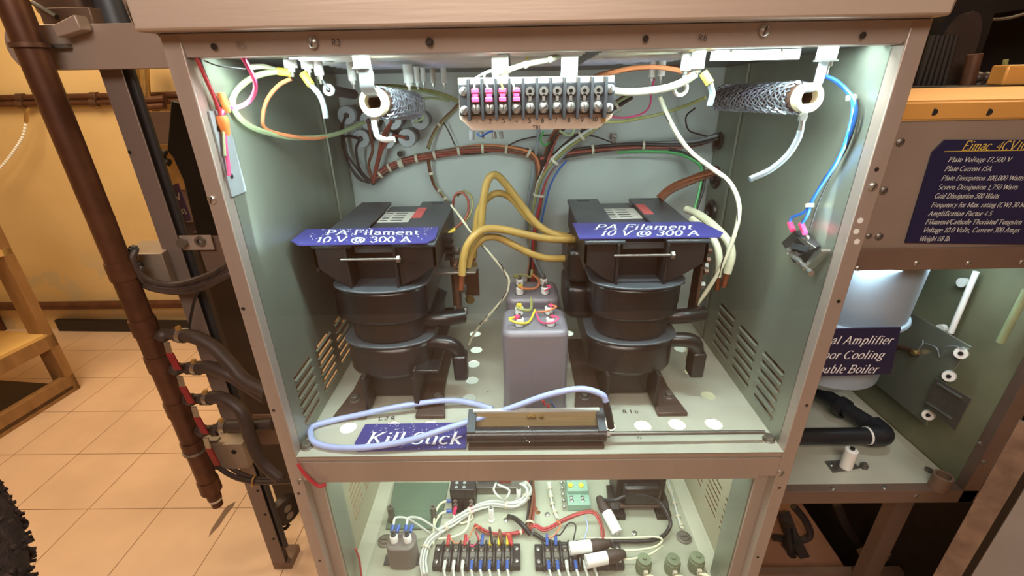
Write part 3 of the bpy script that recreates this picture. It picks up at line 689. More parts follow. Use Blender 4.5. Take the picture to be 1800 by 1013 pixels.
# ---------------------------------------------------------------- discharge stick
ks = thing('discharge_stick','long dark discharge stick with bare metal rod and blue cord boot, at shelf front','discharge stick',(0,.03,1.0))
MB().box((-.111,.010,1.0),(.104,.055,1.006)).build('base','foot_brown',ks,bevel=.001)
MB().cyl(V(-.112,.022,1.020),V(.106,.022,1.020),.0125,n=20).build('handle_tube','bakelite',ks)
MB().box((-.102,.048,1.006),(.098,.051,1.043)).build('back_strip','tan_board',ks)
MB().box((-.104,.047,1.043),(.100,.054,1.046)).build('top_edge','white_wire',ks)
for x in (-.112,.094):
    MB().prism([V(x,.014,1.033),V(x,.056,1.044),V(x,.056,1.0),V(x,.050,1.0),V(x,.05,1.034),V(x,.014,1.027)],(.013,0,0)).build('end_clip','core_steel',ks,bevel=.0006)
for x in (-.014,-.006,.006): MB().cyl(V(x,.048,1.037),V(x,.040,1.037),.0022,n=8).hexbolt(V(x,.044,1.037),(0,-1,0),.0034,.002).build('stud','brass',ks)
MB().tube([V(-.03+i*.0012,.022+.0128*math.cos(i*2.2),1.020+.0128*math.sin(i*2.2)) for i in range(22)],.0006,5,raw=True).build('wire_winding','bare_steel',ks)
MB().hexbolt(V(.107,.022,1.02),(1,0,0),.0062,.006).cyl(V(.113,.022,1.02),V(.12,.022,1.02),.0042,n=10).build('nut','dull_steel',ks)
MB().cyl(V(.12,.022,1.02),PZ(1344,760,1.018),.0032,n=10).build('rod','dull_steel',ks)
MB().tube([PY(1074,752,.03),PY(1070,728,.034),PY(1064,706,.038)],.0058,12).build('boot','pvc_black',ks)
cordp = [PY(1065,706,.038),PY(1058,694,.04),PY(1022,684,.045),PY(965,694,.05),PY(905,715,.052),PY(850,733,.052),PZ(790,752,1.034),PZ(720,774,1.020),PZ(650,786,1.010),PZ(590,787,1.006),PZ(555,779,1.006),PZ(546,766,1.006),PZ(549,751,1.006),PZ(578,741,1.006),PZ(625,731,1.008),PZ(690,717,1.016),PZ(740,709,1.018),PZ(790,704,1.016),PZ(830,709,1.008),PZ(866,719,1.006)]
cordo = MB().tube(cordp,.0049,12).build('cord','cord_blue'); tag(cordo,'thick pale blue clear-sleeved cord looping across the shelf front','cord')
# small parts behind the stick
sv = thing('relay','small relay with red crimped leads behind the discharge stick','relay',(-.005,.075,1.0))
MB().box((-.012,.068,1.0),(.012,.086,1.018)).build('body','core_steel',sv,bevel=.001)
MB().cyl(V(-.022,.074,1.0),V(-.022,.074,1.03),.004,n=10).hexbolt(V(-.022,.074,1.018),(0,0,1),.0075,.004).cyl(V(-.05,.08,1.006),V(-.015,.08,1.008),.005,n=10).build('stud','dull_steel',sv)
for a, b in (((958,712),(954,704)),((961,724),(965,712))):
    MB().tube([PY(*a,.078),PY(*b,.078)],.0024,8).build('crimp_sleeve','red_wire',sv)
MB().tube([PY(954,704,.078),PY(962,700,.08),PY(976,716,.08),PY(985,726,.08)],.0008,6).build('lead','blue_wire',sv)
MB().tube([PY(965,712,.078),PY(972,712,.08),PY(975,724,.08)],.0008,6).build('lead','black_wire',sv)
# ---------------------------------------------------------------- terminal block on its hanger plate
tb = thing('terminal_block','ten-way black terminal block on pale hanging plate numbered 1 to 10','terminal block',(0,.085,1.5))
TY = .085
def tp(px, py, y=TY): return PY(px, py, y)
Pl = [tp(805,137),tp(1080,133),tp(1077,200),tp(1075,207),tp(1050,226),tp(830,229),tp(808,208)]
MB().prism(Pl,(0,.002,0)).build('plate','terminal_plate',tb)
B0, B1 = tp(810,206), tp(1077,152); zb0 = (tp(810,206).z+tp(1077,202).z)/2; zb1 = zb0+.041
zc = zb0+.0205
body = MB().box((B0.x,TY-.010,zb0+.002),(tp(1077,180).x,TY,zb1-.002)).build('body','block_black',tb,bevel=.001)
xs0, xs1 = tp(826,180).x, tp(1060,178).x; pit = (xs1-xs0)/10
for i in range(11):
    x = xs0+pit*i; MB().box((x-.0016,TY-.020,zb0-.003),(x+.0016,TY,zb1+.004)).build('barrier','block_black',body,bevel=.0008)
for sx, x in ((0,B0.x+.0065),(1,tp(1077,180).x-.0065)):
    for z in (zb0+.009, zb0+.031): screw(V(x,TY-.010,z),(0,-1,0),.0055,body,'bare_steel',slot=.2)
for i in range(10):
    x = xs0+pit*(i+.5)
    st = holed('terminal_strip','dull_steel',[rrect(x-.0052,zb0+.004,x+.0052,zb0+.018,.004)+[], ],(0,TY-.0125,0),(1,0,0),(0,0,1),(0,.0015,0),body)
    holed('terminal_eye','bare_steel',[circ(x,zb0+.0295,.0056),circ(x,zb0+.0295,.0024)],(0,TY-.0125,0),(1,0,0),(0,0,1),(0,.0015,0),body)
    MB().box((x-.0018,TY-.0125,zb0+.015),(x+.0018,TY-.011,zb0+.026)).build('terminal_neck','bare_steel',body)
    screw(V(x,TY-.0125,zb0+.0105),(0,-1,0),.0062,body,'bare_steel',name='terminal_screw',slot=[.7,.7,.6,-.05,.8,-.1,0,.7,1.0,1.5][i])
    if i < 4:
        MB().box((x-.0045,TY-.019,zb0+.0185),(x+.0045,TY-.0126,zb0+.024)).box((x-.0036,TY-.018,zb0+.024),(x+.0036,TY-.0126,zb0+.029)).box((x-.0045,TY-.019,zb0+.029),(x+.0045,TY-.0126,zb0+.034)).build('crimp_connector','pink_sleeve',body,bevel=.0008)
    lettering('marking', str(i+1), 'black_ink', V(x-(.0022 if i < 9 else .0045),TY-.0002,tp(940,215.5).z), (1,0,0), (0,0,1), .0078, tb, mono=True, thin=.13)
lettering('marking','TB1','black_ink',tp(936,227)+V(0,-.0002,0),(1,0,0),(0,0,1),.0062,tb,mono=True,thin=.13)
MB().hexbolt(tp(1060,211),(0,-1,0),.0035,.003).build('nut','brass',tb)
for x0, x1 in ((865,894),(986,1015)):
    a = tp(x0,130,TY+.004); b = tp(x1,128,TY+.004)
    MB().box((a.x,TY+.003,a.z-.006),(b.x,TY+.005,cz(TY)-.0006)).build('hanger_strip','white_ceramic',tb)
# leads to the first four positions, from a sleeved bundle
lb = thing('wire_bundle','sleeved bundle of white and yellow leads fanning onto terminals 1 to 4','wires',(0,.09,1.545))
MB().tube(pp((893,123,.082),(925,113,.085),(965,105,.09),(982,99,.10)),.0032,8).build('sleeve','ivory_wire',lb)
for q, m_ in ((((979,100,.10),(972,89,.11),(955,86,.11),(935,93,.11),(925,104,.11)),'yellow_wire'),):
    MB().tube(pp(*q),.0016,7).build('wire',m_,lb)
for i, (q, m_) in enumerate(((((893,123,.08),(862,124,.078),(845,132,.07),(835,140,.066),(834,158,.066)),'white_wire'),(((893,124,.08),(858,127,.076),(851,136,.066),(855,148,.066),(858,158,.066)),'white_wire'),
        (((893,124,.08),(885,130,.072),(881,142,.066),(884,158,.066)),'yellow_wire'),(((893,124,.08),(888,136,.074),(897,142,.068),(902,148,.066),(904,158,.066)),'white_wire'))):
    MB().tube(pp(*q),.0011,7).build('wire',m_,lb)
for px, py in ((893,123),(924,114),(967,104)): tie(lb,PY(px,py,.084),(1,.1,.3),.0038)
# ---------------------------------------------------------------- ceiling stand-offs
def standoff(px, ptop, pbot, Y, r, label, ribbed=0, bolt=1, group='stand-off insulators under the cabinet ceiling'):
    p = PY(px, pbot, Y); t = thing('standoff_insulator', label, 'insulator', (p.x, Y, CT), group)
    MB().lathe([(0,0),(r,0),(r,cz(Y)-p.z-.0002),(0,cz(Y)-p.z-.0002)], p, (0,0,1), 18).build('body','white_ceramic',t,bevel=.0006)
    if bolt: MB().hexbolt(p-V(0,0,.0045),(0,0,1),r*.62,.0045).cyl(p-V(0,0,.010),p-V(0,0,.004),r*.3,n=8).build('bolt','bare_steel',t)
    return p
standoff(512,92,120,.10,.0080,'thick white ceramic stand-off gripping the sage and brown wire ends')
standoff(541,92,121,.105,.0074,'stubby white ceramic stand-off between the wire-gripping one and slim one')
standoff(562,95,133,.11,.0060,'slim white ceramic stand-off holding the thin dark bare resistor')
standoff(620,115,142,.15,.0055,'grey-white stand-off just behind the white resistor bracket')
standoff(719,115,146,.19,.0072,'stout white stand-off above the far end of the mesh resistor')
standoff(734,122,146,.25,.0042,'slim stand-off directly behind the stout one near mesh resistor',group='slim stand-offs at the back of the ceiling')
standoff(745,122,144,.28,.0042,'slim stand-off, third back from the stout one',group='slim stand-offs at the back of the ceiling')
standoff(762,120,146,.28,.0042,'slim stand-off nearest the terminal block plate, left of it',group='slim stand-offs at the back of the ceiling')
standoff(781,125,146,.27,.0048,'stand-off hanging just outside the edge of the terminal block plate',group='slim stand-offs at the back of the ceiling')
standoff(1146,107,136,.23,.0056,'pale stand-off, first of a close pair behind the orange wire',group='paired stand-offs behind the orange wire')
standoff(1162,105,134,.22,.0056,'pale stand-off, second of a close pair behind the orange wire',group='paired stand-offs behind the orange wire')
standoff(1205,85,124,.09,.0066,'white stand-off with hanging eyelet beside the ivory cable end')
standoff(1225,85,121,.075,.0080,'thick white stand-off gripping the ivory cable end')
# ---------------------------------------------------------------- mesh-sleeved resistors
def resistor(pf, pb, Yf, Yb, R, label, brk):
    a = PY(*pf, Yf); b = PY(*pb, Yb); ax = (b-a).normalized(); L = (b-a).length
    t = thing('tube_resistor', label, 'resistor', a)
    MB().lathe([(R*.62,0),(R,0),(R,.012),(R*.62,.012),(R*.62,0)], a, ax, 28).build('end_ring','cream_ceramic',t)
    MB().lathe([(R*.62,.012),(R*.96,.012),(R*.96,L),(R*.62,L),(R*.62,.012)], a, ax, 28).build('tube','brown_copper',t)
    u, w_, _ = frame_of(ax); bm_ = MB(); K = 14; turns = L/(2*PI*R)*1.15
    for s in (-1, 1):
        for k in range(K):
            pts = []
            for i in range(25):
                f_ = i/24; h = .020+(L-.022)*f_; th = 2*PI*k/K+s*turns*PI*f_*1.1; rr = R*1.10+.0011*s*math.cos(i*PI)
                pts.append(a+ax*h+(u*math.cos(th)+w_*math.sin(th))*rr)
            bm_.tube(pts,.0011,4,raw=True,caps=False)
    bm_.build('mesh_sleeve','braid',t,merge=False)
    return t, a, ax
r6, a6, ax6 = resistor((1424,172),(1262,172),.055,.30,.0168,'white-ended tube resistor wrapped in wire mesh, hung near blue wires','')
r3, a3, ax3 = resistor((655,180),(728,186),.055,.22,.0168,'white-ended tube resistor wrapped in wire mesh, above round grommets','')
for t, a, px, sgn in ((r6,a6,1452,1),(r3,a3,637,-1)):
    # ceramic post and bent metal clip that carries the tube end
    y = .055; top = PY(px, 105 if sgn > 0 else 118, y); x = top.x
    MB().box((x-.0085,y-.006,top.z),(x+.0085,y+.008,cz(y)-.0006)).build('hanger_post','white_ceramic',t,bevel=.001)
    MB().obox(V(x-.010,y-.008,top.z-.002),(.020,0,0),(0,.016,0),(0,0,.002)).build('clip_top','bare_steel',t)
    e = a+V(0,.003,.006)
    sp = smooth_path([V(x-.003*sgn,y-.004,top.z-.001),V(x-.005*sgn,y-.005,top.z-.010),V(a.x+.003*sgn,y-.004,a.z+.016),V(a.x,y+.002,a.z+.008),V(a.x,y+.012,a.z+.005)],5); b_ = MB(); hw = .0085 if sgn < 0 else .0055
    for i in range(len(sp)-1):
        d_ = (sp[i+1]-sp[i]); nn = V(1,0,0).cross(d_).normalized()*.0012; b_.add([sp[i]-V(hw,0,0),sp[i]+V(hw,0,0),sp[i+1]+V(hw,0,0),sp[i+1]-V(hw,0,0),sp[i]-V(hw,0,0)+nn,sp[i]+V(hw,0,0)+nn,sp[i+1]+V(hw,0,0)+nn,sp[i+1]-V(hw,0,0)+nn],[(0,1,2,3),(7,6,5,4),(0,3,7,4),(1,5,6,2)])
    b_.build('clip','grey_insulator',t)
    MB().tube([V(a.x-.006,y+.004,a.z-.0095),V(a.x+.009,y+.003,a.z-.0085)],.0022,6).build('clip_tongue','white_ceramic',t)
    MB().hexbolt(V(x+.004*sgn,y,top.z-.007),(0,0,1),.0045,.005).cyl(V(x+.004*sgn,y,top.z-.016),V(x+.004*sgn,y,top.z-.006),.0022,n=8).build('clip_bolt','bare_steel',t)
# bare dark resistor
a = PY(578,158,.12); b = PY(622,166,.20); t = thing('rod_resistor','thin dark bare tube resistor with white end hanging from slim stand-off','resistor',a)
ax = (b-a).normalized(); MB().lathe([(.0035,-.002),(.0075,-.002),(.0075,.002),(.0035,.002),(.0035,-.002)],a,ax,18).build('end_ring','white_ceramic',t)
MB().lathe([(.0035,.002),(.0068,.002),(.0068,(b-a).length),(0,(b-a).length)],a,ax,18).build('tube','core_dark',t)
MB().tube([PY(562,134,.11),PY(570,146,.115),a],.0016,6).build('strap','grey_insulator',t)
t = thing('ring_terminal','white porcelain eyelet hanging from the stand-off beside the ivory cable','eyelet',PY(1196,156,.09))
MB().torus(PY(1196,156,.09),(0.2,1,0),.0075,.0026).build('eyelet','white_ceramic',t)
MB().tube([PY(1198,148,.09),PY(1202,136,.09),PY(1205,127,.09)],.002,6).build('shank','grey_insulator',t)
# ---------------------------------------------------------------- round feed-through grommets on the back panel
def grommet(px, py, L, label, group, lead_to=None):
    p = PY(px, py, CB-L); t = thing('feedthrough', label, 'feedthrough', p, group)
    MB().lathe([(0,0),(.0165,0),(.0178,.003),(.0178,.010),(.0155,.012),(.0155,L-.0005),(0,L-.0005)], p, (0,1,0), 24).build('disc','grey_insulator',t)
    MB().lathe([(.0145,.012),(.0162,.012),(.0162,L-.001),(.0145,L-.001)], p, (0,1,0), 24).build('barrel','bakelite',t)
    MB().cyl(p+V(0,.001,0), p-V(0,.006,0), .0052, .0042, n=12).build('gland','core_dark',t)
    return p
G = {}
for k, px, py, L, lb_ in (('a',609,203,.055,'round grey feed-through furthest left in the top row'),('b',634,244,.05,'round grey feed-through furthest left in the bottom row'),('c',648,213,.05,'feed-through half hidden below the white resistor ring'),
        ('d',690,212,.05,'feed-through below the middle of the mesh resistor'),('e',679,246,.045,'feed-through behind the cut white wire end'),('f',715,243,.055,'round pale feed-through with nut, rightmost in the bottom row'),('g',738,212,.045,'feed-through under the back end of the mesh resistor')):
    G[k] = grommet(px, py, L, lb_, 'round feed-throughs on the back wall')
# leads from the feed-throughs into the brown loom
K0 = PY(656,322,.405)
lo = thing('wiring_loom','main brown wiring loom laced along the back wall from the round feed-throughs','wiring loom',(-.1,.42,1.42))
def q3(*a): return [PY(*t) for t in a]
for g_, mid, m_, r in (('a',((603,222,.39),(606,268,.40),(628,312,.405)),'black_wire',.0026),('a',((600,230,.40),(610,282,.405),(636,316,.405)),'black_wire',.0024),('b',((608,240,.39),(604,262,.40),(640,312,.405)),'black_wire',.0026),('b',((626,262,.39),(632,296,.40),(648,316,.405)),'black_wire',.0026),
        ('c',((655,262,.395),(648,290,.40)),'brown_wire',.0028),('d',((672,240,.39),(664,280,.40)),'redbrown_wire',.0028),('e',((668,268,.395),(660,295,.40)),'redbrown_wire',.0028),('d',((684,226,.39),(672,262,.40)),'brown_wire',.0024),('f',((690,240,.385),(670,268,.395)),'redbrown_wire',.0026)):
    MB().tube([G[g_]-V(0,.005,0)]+q3(*mid)+[K0],r,7).build('wire',m_,lo)
trunk = q3((652,322,.41),(672,303,.415),(700,288,.42),(740,277,.422),(790,268,.422),(840,261,.422),(890,262,.422),(935,272,.42),(948,300,.418),(945,340,.418),(940,400,.418),(934,470,.42),(930,510,.42))
bundle(lo,trunk,['brown_wire','redbrown_wire','brown_wire','black_wire','orange_wire','brown_wire','redbrown_wire'],.0050,.0030)
for i in (5,9,13,17,21,26,31,36,41):
    P_ = smooth_path(trunk,6); 
    if i < len(P_)-1: tie(lo,P_[i],P_[i+1]-P_[i],.0088)
def loom(name, label, pts, mats, R, r, ties=(), cat='wiring loom'):
    t = thing(name, label, cat, pts[len(pts)//2]); P_ = bundle(t, pts, mats, R, r)
    for f_ in ties:
        i = min(len(P_)-2, int(f_*len(P_))); tie(t, P_[i], P_[i+1]-P_[i], R+r*1.2)
    return t
loom('wiring_loom','thin brown branch loom dropping from main loom towards the bedewed-sign transformer',q3((752,274,.42),(756,300,.425),(764,326,.43),(778,344,.43),(790,360,.425)),['brown_wire','olive_wire','brown_wire'],.002,.0020,(.3,.6,.8))
loom('wiring_loom','short dark branch loom rising from main loom beside purple reflection',q3((752,262,.42),(762,236,.425),(778,212,.43),(800,190,.43),(815,170,.43)),['black_wire','brown_wire','olive_wire'],.002,.0018,(.4,))
# central loom running down the back wall
loom('wiring_loom','thick mixed red and white loom rising steeply up the back wall to the stand-off pair',q3((938,500,.424),(936,420,.42),(944,360,.416),(956,310,.412),(985,270,.408),(1022,238,.40),(1052,215,.395),(1080,190,.39),(1110,168,.385)),
     ['grey_wire','white_wire','olive_wire','grey_wire','red_wire','brown_wire','sage_wire','black_wire'],.0072,.0030,(.3,.45,.62,.75,.88))
loom('wiring_loom','bunched maroon wires hanging from behind the terminal plate into central loom',q3((990,222,.39),(976,236,.395),(966,262,.405),(958,292,.41),(950,320,.414)),['redbrown_wire','brown_wire','redbrown_wire','brown_wire','redbrown_wire','black_wire'],.006,.0026)
loom('wiring_loom','dark loom with green wire crossing right along the back wall into side hole',q3((950,282,.41),(1000,270,.412),(1050,262,.415),(1110,256,.415),(1170,255,.41),(1220,252,.40),(1262,240,.385)),['black_wire','redbrown_wire','black_wire','grey_wire','black_wire'],.005,.0032,(.3,.55))
loom('wiring_loom','orange and brown wires running from stand-off pair to behind terminal plate',q3((1190,120,.26),(1150,118,.24),(1100,122,.27),(1060,130,.30),(1035,142,.33)),['orange_wire','brown_wire','redbrown_wire'],.0022,.0022)
c_ = thing('cable_clamp','small metal clamp with screw holding dark loom on back wall','clamp',PY(1081,250,.42))
MB().obox(PY(1074,262,.43),(.010,0,0),(0,.004,0),(0,0,.030)).build('clamp_tab','dull_steel',c_); screw(PY(1081,240,.43),(0,-1,0),.004,c_,'bare_steel')
c_ = thing('cable_clamp','pale plastic clamp on brown loom under the grommets','clamp',PY(705,286,.415))
tie(c_,PY(705,287,.42),(1,0,.3),.0092,w_=.005); MB().cyl(PY(703,271,.425),PY(703,271,CB-.002),.006,n=12).build('clamp_foot','core_dark',c_)
wire('wire','bright green wire running along the dark loom then down to ivory cables',q3((1085,268,.405),(1140,266,.40),(1190,270,.39),(1222,284,.375),(1234,300,.36),(1228,340,.345),(1216,384,.33)),.0028,'green_wire')
wire('wire','dark grey cable dropping beside green wire behind the transformer',q3((1176,262,.40),(1215,275,.385),(1236,296,.37),(1236,330,.36),(1222,372,.35)),.0034,'black_wire')
wire('wire','thin navy wire looping over the back wall above the brown loom',q3((760,270,.428),(830,271,.428),(880,262,.425),(915,246,.425),(970,237,.42),(1035,238,.41),(1075,250,.41)),.0014,'black_wire')
wire('wire','thin black wire slanting down the back wall toward brown loom',q3((775,210,.43),(786,226,.43),(800,256,.43)),.0014,'black_wire')
wire('wire','pale grey sleeved cable standing upright against middle of back wall',q3((948,228,.425),(943,262,.42),(936,310,.42),(928,360,.425),(926,400,.43),(932,440,.43),(948,480,.42)),.0036,'grey_wire')
wire('wire','thick blue-black wire hugging the central loom lower edge',q3((996,282,.405),(980,302,.41),(966,330,.414),(956,370,.416),(950,400,.418)),.002,'blue_wire')
wire('wire','olive cable curving from the terminal plate corner up to the stand-offs',q3((1060,214,.25),(1090,214,.26),(1130,207,.27),(1170,198,.26),(1205,186,.24),(1240,172,.2)),.0026,'olive_wire')
wire('wire','pinkish thin wire arching beneath the olive cable level',q3((1075,206,.30),(1100,207,.31),(1128,200,.32),(1142,186,.32),(1145,160,.28),(1150,140,.25)),.0016,'pink_wire')
wire('wire','black thin wire hanging in loop near right side wall top',q3((1222,190,.38),(1206,205,.40),(1210,228,.41),(1228,236,.40),(1244,240,.39)),.0016,'black_wire')
wire('wire','greyish green wire arcing across behind terminal plate at left',q3((790,178,.36),(755,172,.34),(735,180,.33),(745,205,.36),(728,216,.37)),.0022,'sage_wire')
loom('wiring_loom','olive wires running behind mesh resistor to the terminal plate',q3((655,152,.30),(700,154,.32),(745,160,.34),(780,168,.36),(806,178,.38)),['olive_wire','sage_wire','grey_wire'],.0026,.0024)
t = thing('small_fuse_cluster','small glass fuse and clipped parts peeking below the terminal plate','component',PY(850,238,.20))
MB().cyl(PY(829,229,.16),PY(829,246,.16),.0042,n=12).build('fuse_tube','grey_insulator',t)
for px in (846,868,880): MB().cyl(PY(px,232,.2),PY(px+2,244,.2),.0032,n=8).build('clip','dull_steel',t)
MB().tube(pp((838,234,.18),(845,240,.18),(858,233,.19),(866,230,.2)),.0014,6).build('lead','blue_wire',t)
wire('wire','green wire hook just under the terminal plate beside maroon wires',q3((955,232,.33),(950,246,.34),(958,256,.36),(966,250,.38)),.002,'green_wire')
wire('wire','sage green wire hook right of the maroon wires under the plate',q3((984,230,.33),(995,237,.34),(1006,236,.35),(1010,226,.35)),.0022,'sage_wire')
# yellow high-current cables
def cable(label, pts, r, m, group, ends=True):
    t = thing('heavy_cable', label, 'cable', pts[0], group)
    MB().tube(pts, r, 12).build('jacket', m, t)
    if ends:
        d = (pts[0]-pts[1]).normalized()
        MB().tube([pts[0]+d*-.001, pts[0]+d*.026],r*.78,10).build('cable_lug','copper',t)
    return t
gy = 'yellow heavy cables between the transformers'
cable('yellow heavy cable, nearest the viewer, arching from copper lug then level to transformer',q3((812,484,.17),(815,452,.175),(826,424,.18),(850,404,.19),(885,404,.20),(925,413,.21),(965,420,.22),(1020,422,.24)),.0066,'yellow_cable',gy)
cable('yellow heavy cable under the arching one, sagging lowest toward side coil',q3((822,470,.19),(830,440,.195),(850,419,.20),(875,418,.21),(905,432,.215),(935,447,.22),(970,455,.225),(1030,452,.24)),.0062,'yellow_cable',gy,False)
cable('yellow heavy cable with the tallest looped peak',q3((842,430,.25),(846,395,.25),(850,350,.25),(858,316,.255),(872,308,.26),(890,325,.265),(915,358,.27),(945,395,.27),(980,414,.27),(1030,420,.28)),.0066,'yellow_cable',gy,False)
cable('yellow heavy cable with the second tallest peak, tucked inside tallest',q3((832,452,.27),(836,405,.27),(842,370,.27),(860,346,.27),(880,340,.275),(902,352,.28),(930,385,.28),(960,406,.28),(1000,416,.29)),.0062,'yellow_cable',gy)
t = thing('terminal_lug','copper lugs bolted to slanted plate beside bedewed-sign transformer','lug',PY(826,470,.26))
MB().obox(PY(818,520,.27),(.028,0,0),(0,.004,0),(0,0,.055)).build('lug_plate','brown_copper',t)
for px, py in ((829,465),(824,525)):
    MB().hexbolt(PY(px,py,.262),(.6,-1,0),.0085,.010).build('bolt','brass',t)
# white cables by the right-hand side wall
cable('ivory heavy cable dropping outermost behind transformer to copper lug',q3((1278,480,.19),(1286,450,.19),(1280,425,.20),(1258,400,.23),(1230,378,.27),(1206,368,.30)),.0068,'ivory_wire','ivory heavy cables behind the transformer')
cable('ivory heavy cable, inner one, tucked next to the transformer',q3((1262,486,.20),(1264,455,.20),(1258,428,.215),(1240,405,.24),(1215,384,.27)),.0062,'ivory_wire','ivory heavy cables behind the transformer')
t = thing('wire','long ivory wire with dark tracer spiralling from stand-offs down past the transformer','wire',PY(1250,300,.2))
tw = q3((1160,170,.22),(1172,200,.22),(1190,235,.21),(1215,268,.20),(1250,295,.19),(1280,318,.18),(1297,350,.17),(1298,385,.165),(1285,430,.165),(1265,475,.17),(1240,515,.18),(1222,540,.19),(1218,560,.2))
MB().tube(tw,.0036,9).build('jacket','ivory_wire',t)
P_ = smooth_path(tw,6); b = MB()
b.tube([p+V(.0034*math.cos(i*.55),.0014*math.sin(i*.55)-.0012,.0034*math.sin(i*.55)) for i,p in enumerate(P_)],.0009,5,raw=True); b.build('tracer','core_dark',t)
t = thing('wire','pale twisted pair drooping from bedewed-sign transformer down to shelf behind grey cans','wire',PY(850,480,.2))
MB().tube(q3((793,360,.28),(806,378,.28),(830,410,.27),(862,447,.25),(885,475,.24),(895,496,.235),(888,520,.235),(868,545,.24),(845,570,.245),(830,592,.25),(824,606,.255)),.0024,8).build('jacket','ivory_wire',t)
MB().tube([p+V(.0022*math.cos(i*.6),-.001,.0022*math.sin(i*.6)) for i,p in enumerate(smooth_path(q3((793,360,.28),(806,378,.28),(830,410,.27),(862,447,.25),(885,475,.24),(895,496,.235),(888,520,.235),(868,545,.24),(845,570,.245)),6))],.0012,5,raw=True).build('tracer','core_steel',t)
tie(t,PY(853,562,.242),(.4,0,-.6),.004)
t = thing('wire','looped brown and olive pair at the top corner of the bedewed-sign transformer','wire',PY(815,350,.3))
for q, m_ in ((((796,362,.3),(799,345,.3),(810,338,.3),(822,350,.295),(823,372,.29),(815,388,.28),(797,404,.27)),'redbrown_wire'),(((804,345,.305),(815,336,.305),(828,345,.3),(830,365,.295),(822,384,.285),(800,402,.272)),'olive_wire')):
    MB().tube(q3(*q),.0022,8).build('jacket',m_,t)
MB().tube(q3((800,402,.27),(788,411,.265)),.0034,8).build('sleeve','yellow_sleeve',t)
# flat brown leads leaving through the side wall
loom('wiring_loom','three flat copper-brown leads curving into black grommet on side wall',q3((1160,350,.34),(1178,334,.345),(1200,322,.35),(1225,312,.352),(1262,300,.35)),['copper','brown_wire','copper'],.0045,.0050)
def wallring(px, py, R, label, X=.3795):
    p = PX(px,py,X); t = thing('cable_grommet',label,'grommet',p,'black grommets on the side wall')
    MB().torus(p,(1,0,0),R,R*.28).build('ring','pvc_black',t); MB().cyl(p,p+V(.0004,0,0),R,n=18).build('opening','dark_hole',t)
wallring(1264,248,.014,'black grommet where dark loom enters the side wall, topmost','x' and .3795)
wallring(1258,312,.018,'oval black grommet around the copper-brown leads',.3795)
wallring(1250,372,.020,'large black grommet behind ivory heavy cables, lowest of three',.3795)
# ---------------------------------------------------------------- leads gripped by the ceiling stand-offs
def q3c(*a):
    o = []
    for px, py, y in a:
        p = PY(px, py, y); o.append(PX(px, py, -.374) if p.x < -.374 else p)
    return o
t = thing('wire','sage green wire looping from stand-off round to brown wires at feed-throughs','wire',PY(430,180,.05))
MB().tube(q3c((512,130,.10),(490,126,.098),(455,132,.092),(425,150,.09),(409,175,.09),(416,200,.10),(440,222,.11),(480,236,.13),(530,243,.18),(590,236,.25),(640,215,.32)),.0036,9).build('jacket','sage_wire',t)
MB().tube(q3((512,129,.10),(502,127,.10),(488,125,.098)),.0048,9).build('sleeve','yellow_sleeve',t)
wire('wire','short cream stub wire beside the sage wire end',q3c((488,124,.11),(465,117,.10),(442,118,.09)),.0032,'ivory_wire')
wire('wire','orange-brown wire arcing down from stand-off to join the sage loop',q3c((512,138,.105),(490,150,.105),(470,175,.105),(462,205,.11),(468,227,.12),(510,239,.155),(560,243,.21),(620,226,.30)),.0026,'orange_wire')
def tail(label, a, pts, sl_m, m_):
    t = thing('wire', label, 'wire', PY(*a)); MB().tube(q3(*pts),.0036,9).build('jacket',m_,t)
    MB().tube(q3(a,pts[0]),.0050,9).build('sleeve',sl_m,t)
tail('cut grey wire with yellow sleeve dangling beneath the slim stand-offs near pink wire',(533,130,.10),((547,150,.095),(562,168,.09),(570,190,.09),(573,208,.09)),'yellow_sleeve','grey_wire')
tail('cut grey wire with yellow sleeve dangling beside ivory cable end',(1236,128,.065),((1248,147,.06),(1252,166,.06),(1247,186,.06)),'yellow_sleeve','grey_wire')
cable('ivory cable swooping from terminal plate edge up to thick stand-off',q3((1223,130,.075),(1205,142,.08),(1175,154,.085),(1140,160,.09),(1105,162,.095),(1078,160,.10)),.0046,'ivory_wire','ivory cable',False)
wire('wire','orange wire bowing from the ivory cable stand-off to terminal plate edge',q3((1212,130,.10),(1185,122,.11),(1150,118,.12),(1110,120,.13),(1075,128,.14),(1055,134,.16)),.0030,'orange_wire')
t = thing('wire','grey wire with crimped lug hanging from mesh resistor near blue wires','wire',PY(1380,260,.06))
MB().tube(q3((1407,230,.055),(1402,245,.055),(1385,272,.055),(1355,298,.055),(1318,315,.055)),.0040,9).build('jacket','grey_wire',t)
MB().obox(PY(1403,212,.056),(.010,0,0),(0,.002,0),(0,0,.014)).hexbolt(PY(1410,205,.054),(0,-1,0),.005,.004).tube(q3((1410,212,.055),(1407,232,.055)),.0034,8).build('crimp_lug','bare_steel',t)
t = thing('wire','short cut white wire hanging from mesh resistor above the grommets','wire',PY(670,235,.06))
MB().tube(q3((657,212,.055),(660,228,.055),(664,240,.052),(678,246,.05),(694,245,.05)),.0034,9).build('jacket','white_wire',t)
MB().obox(PY(652,214,.056),(.010,0,0),(0,.002,0),(0,0,.012)).build('crimp_lug','bare_steel',t)
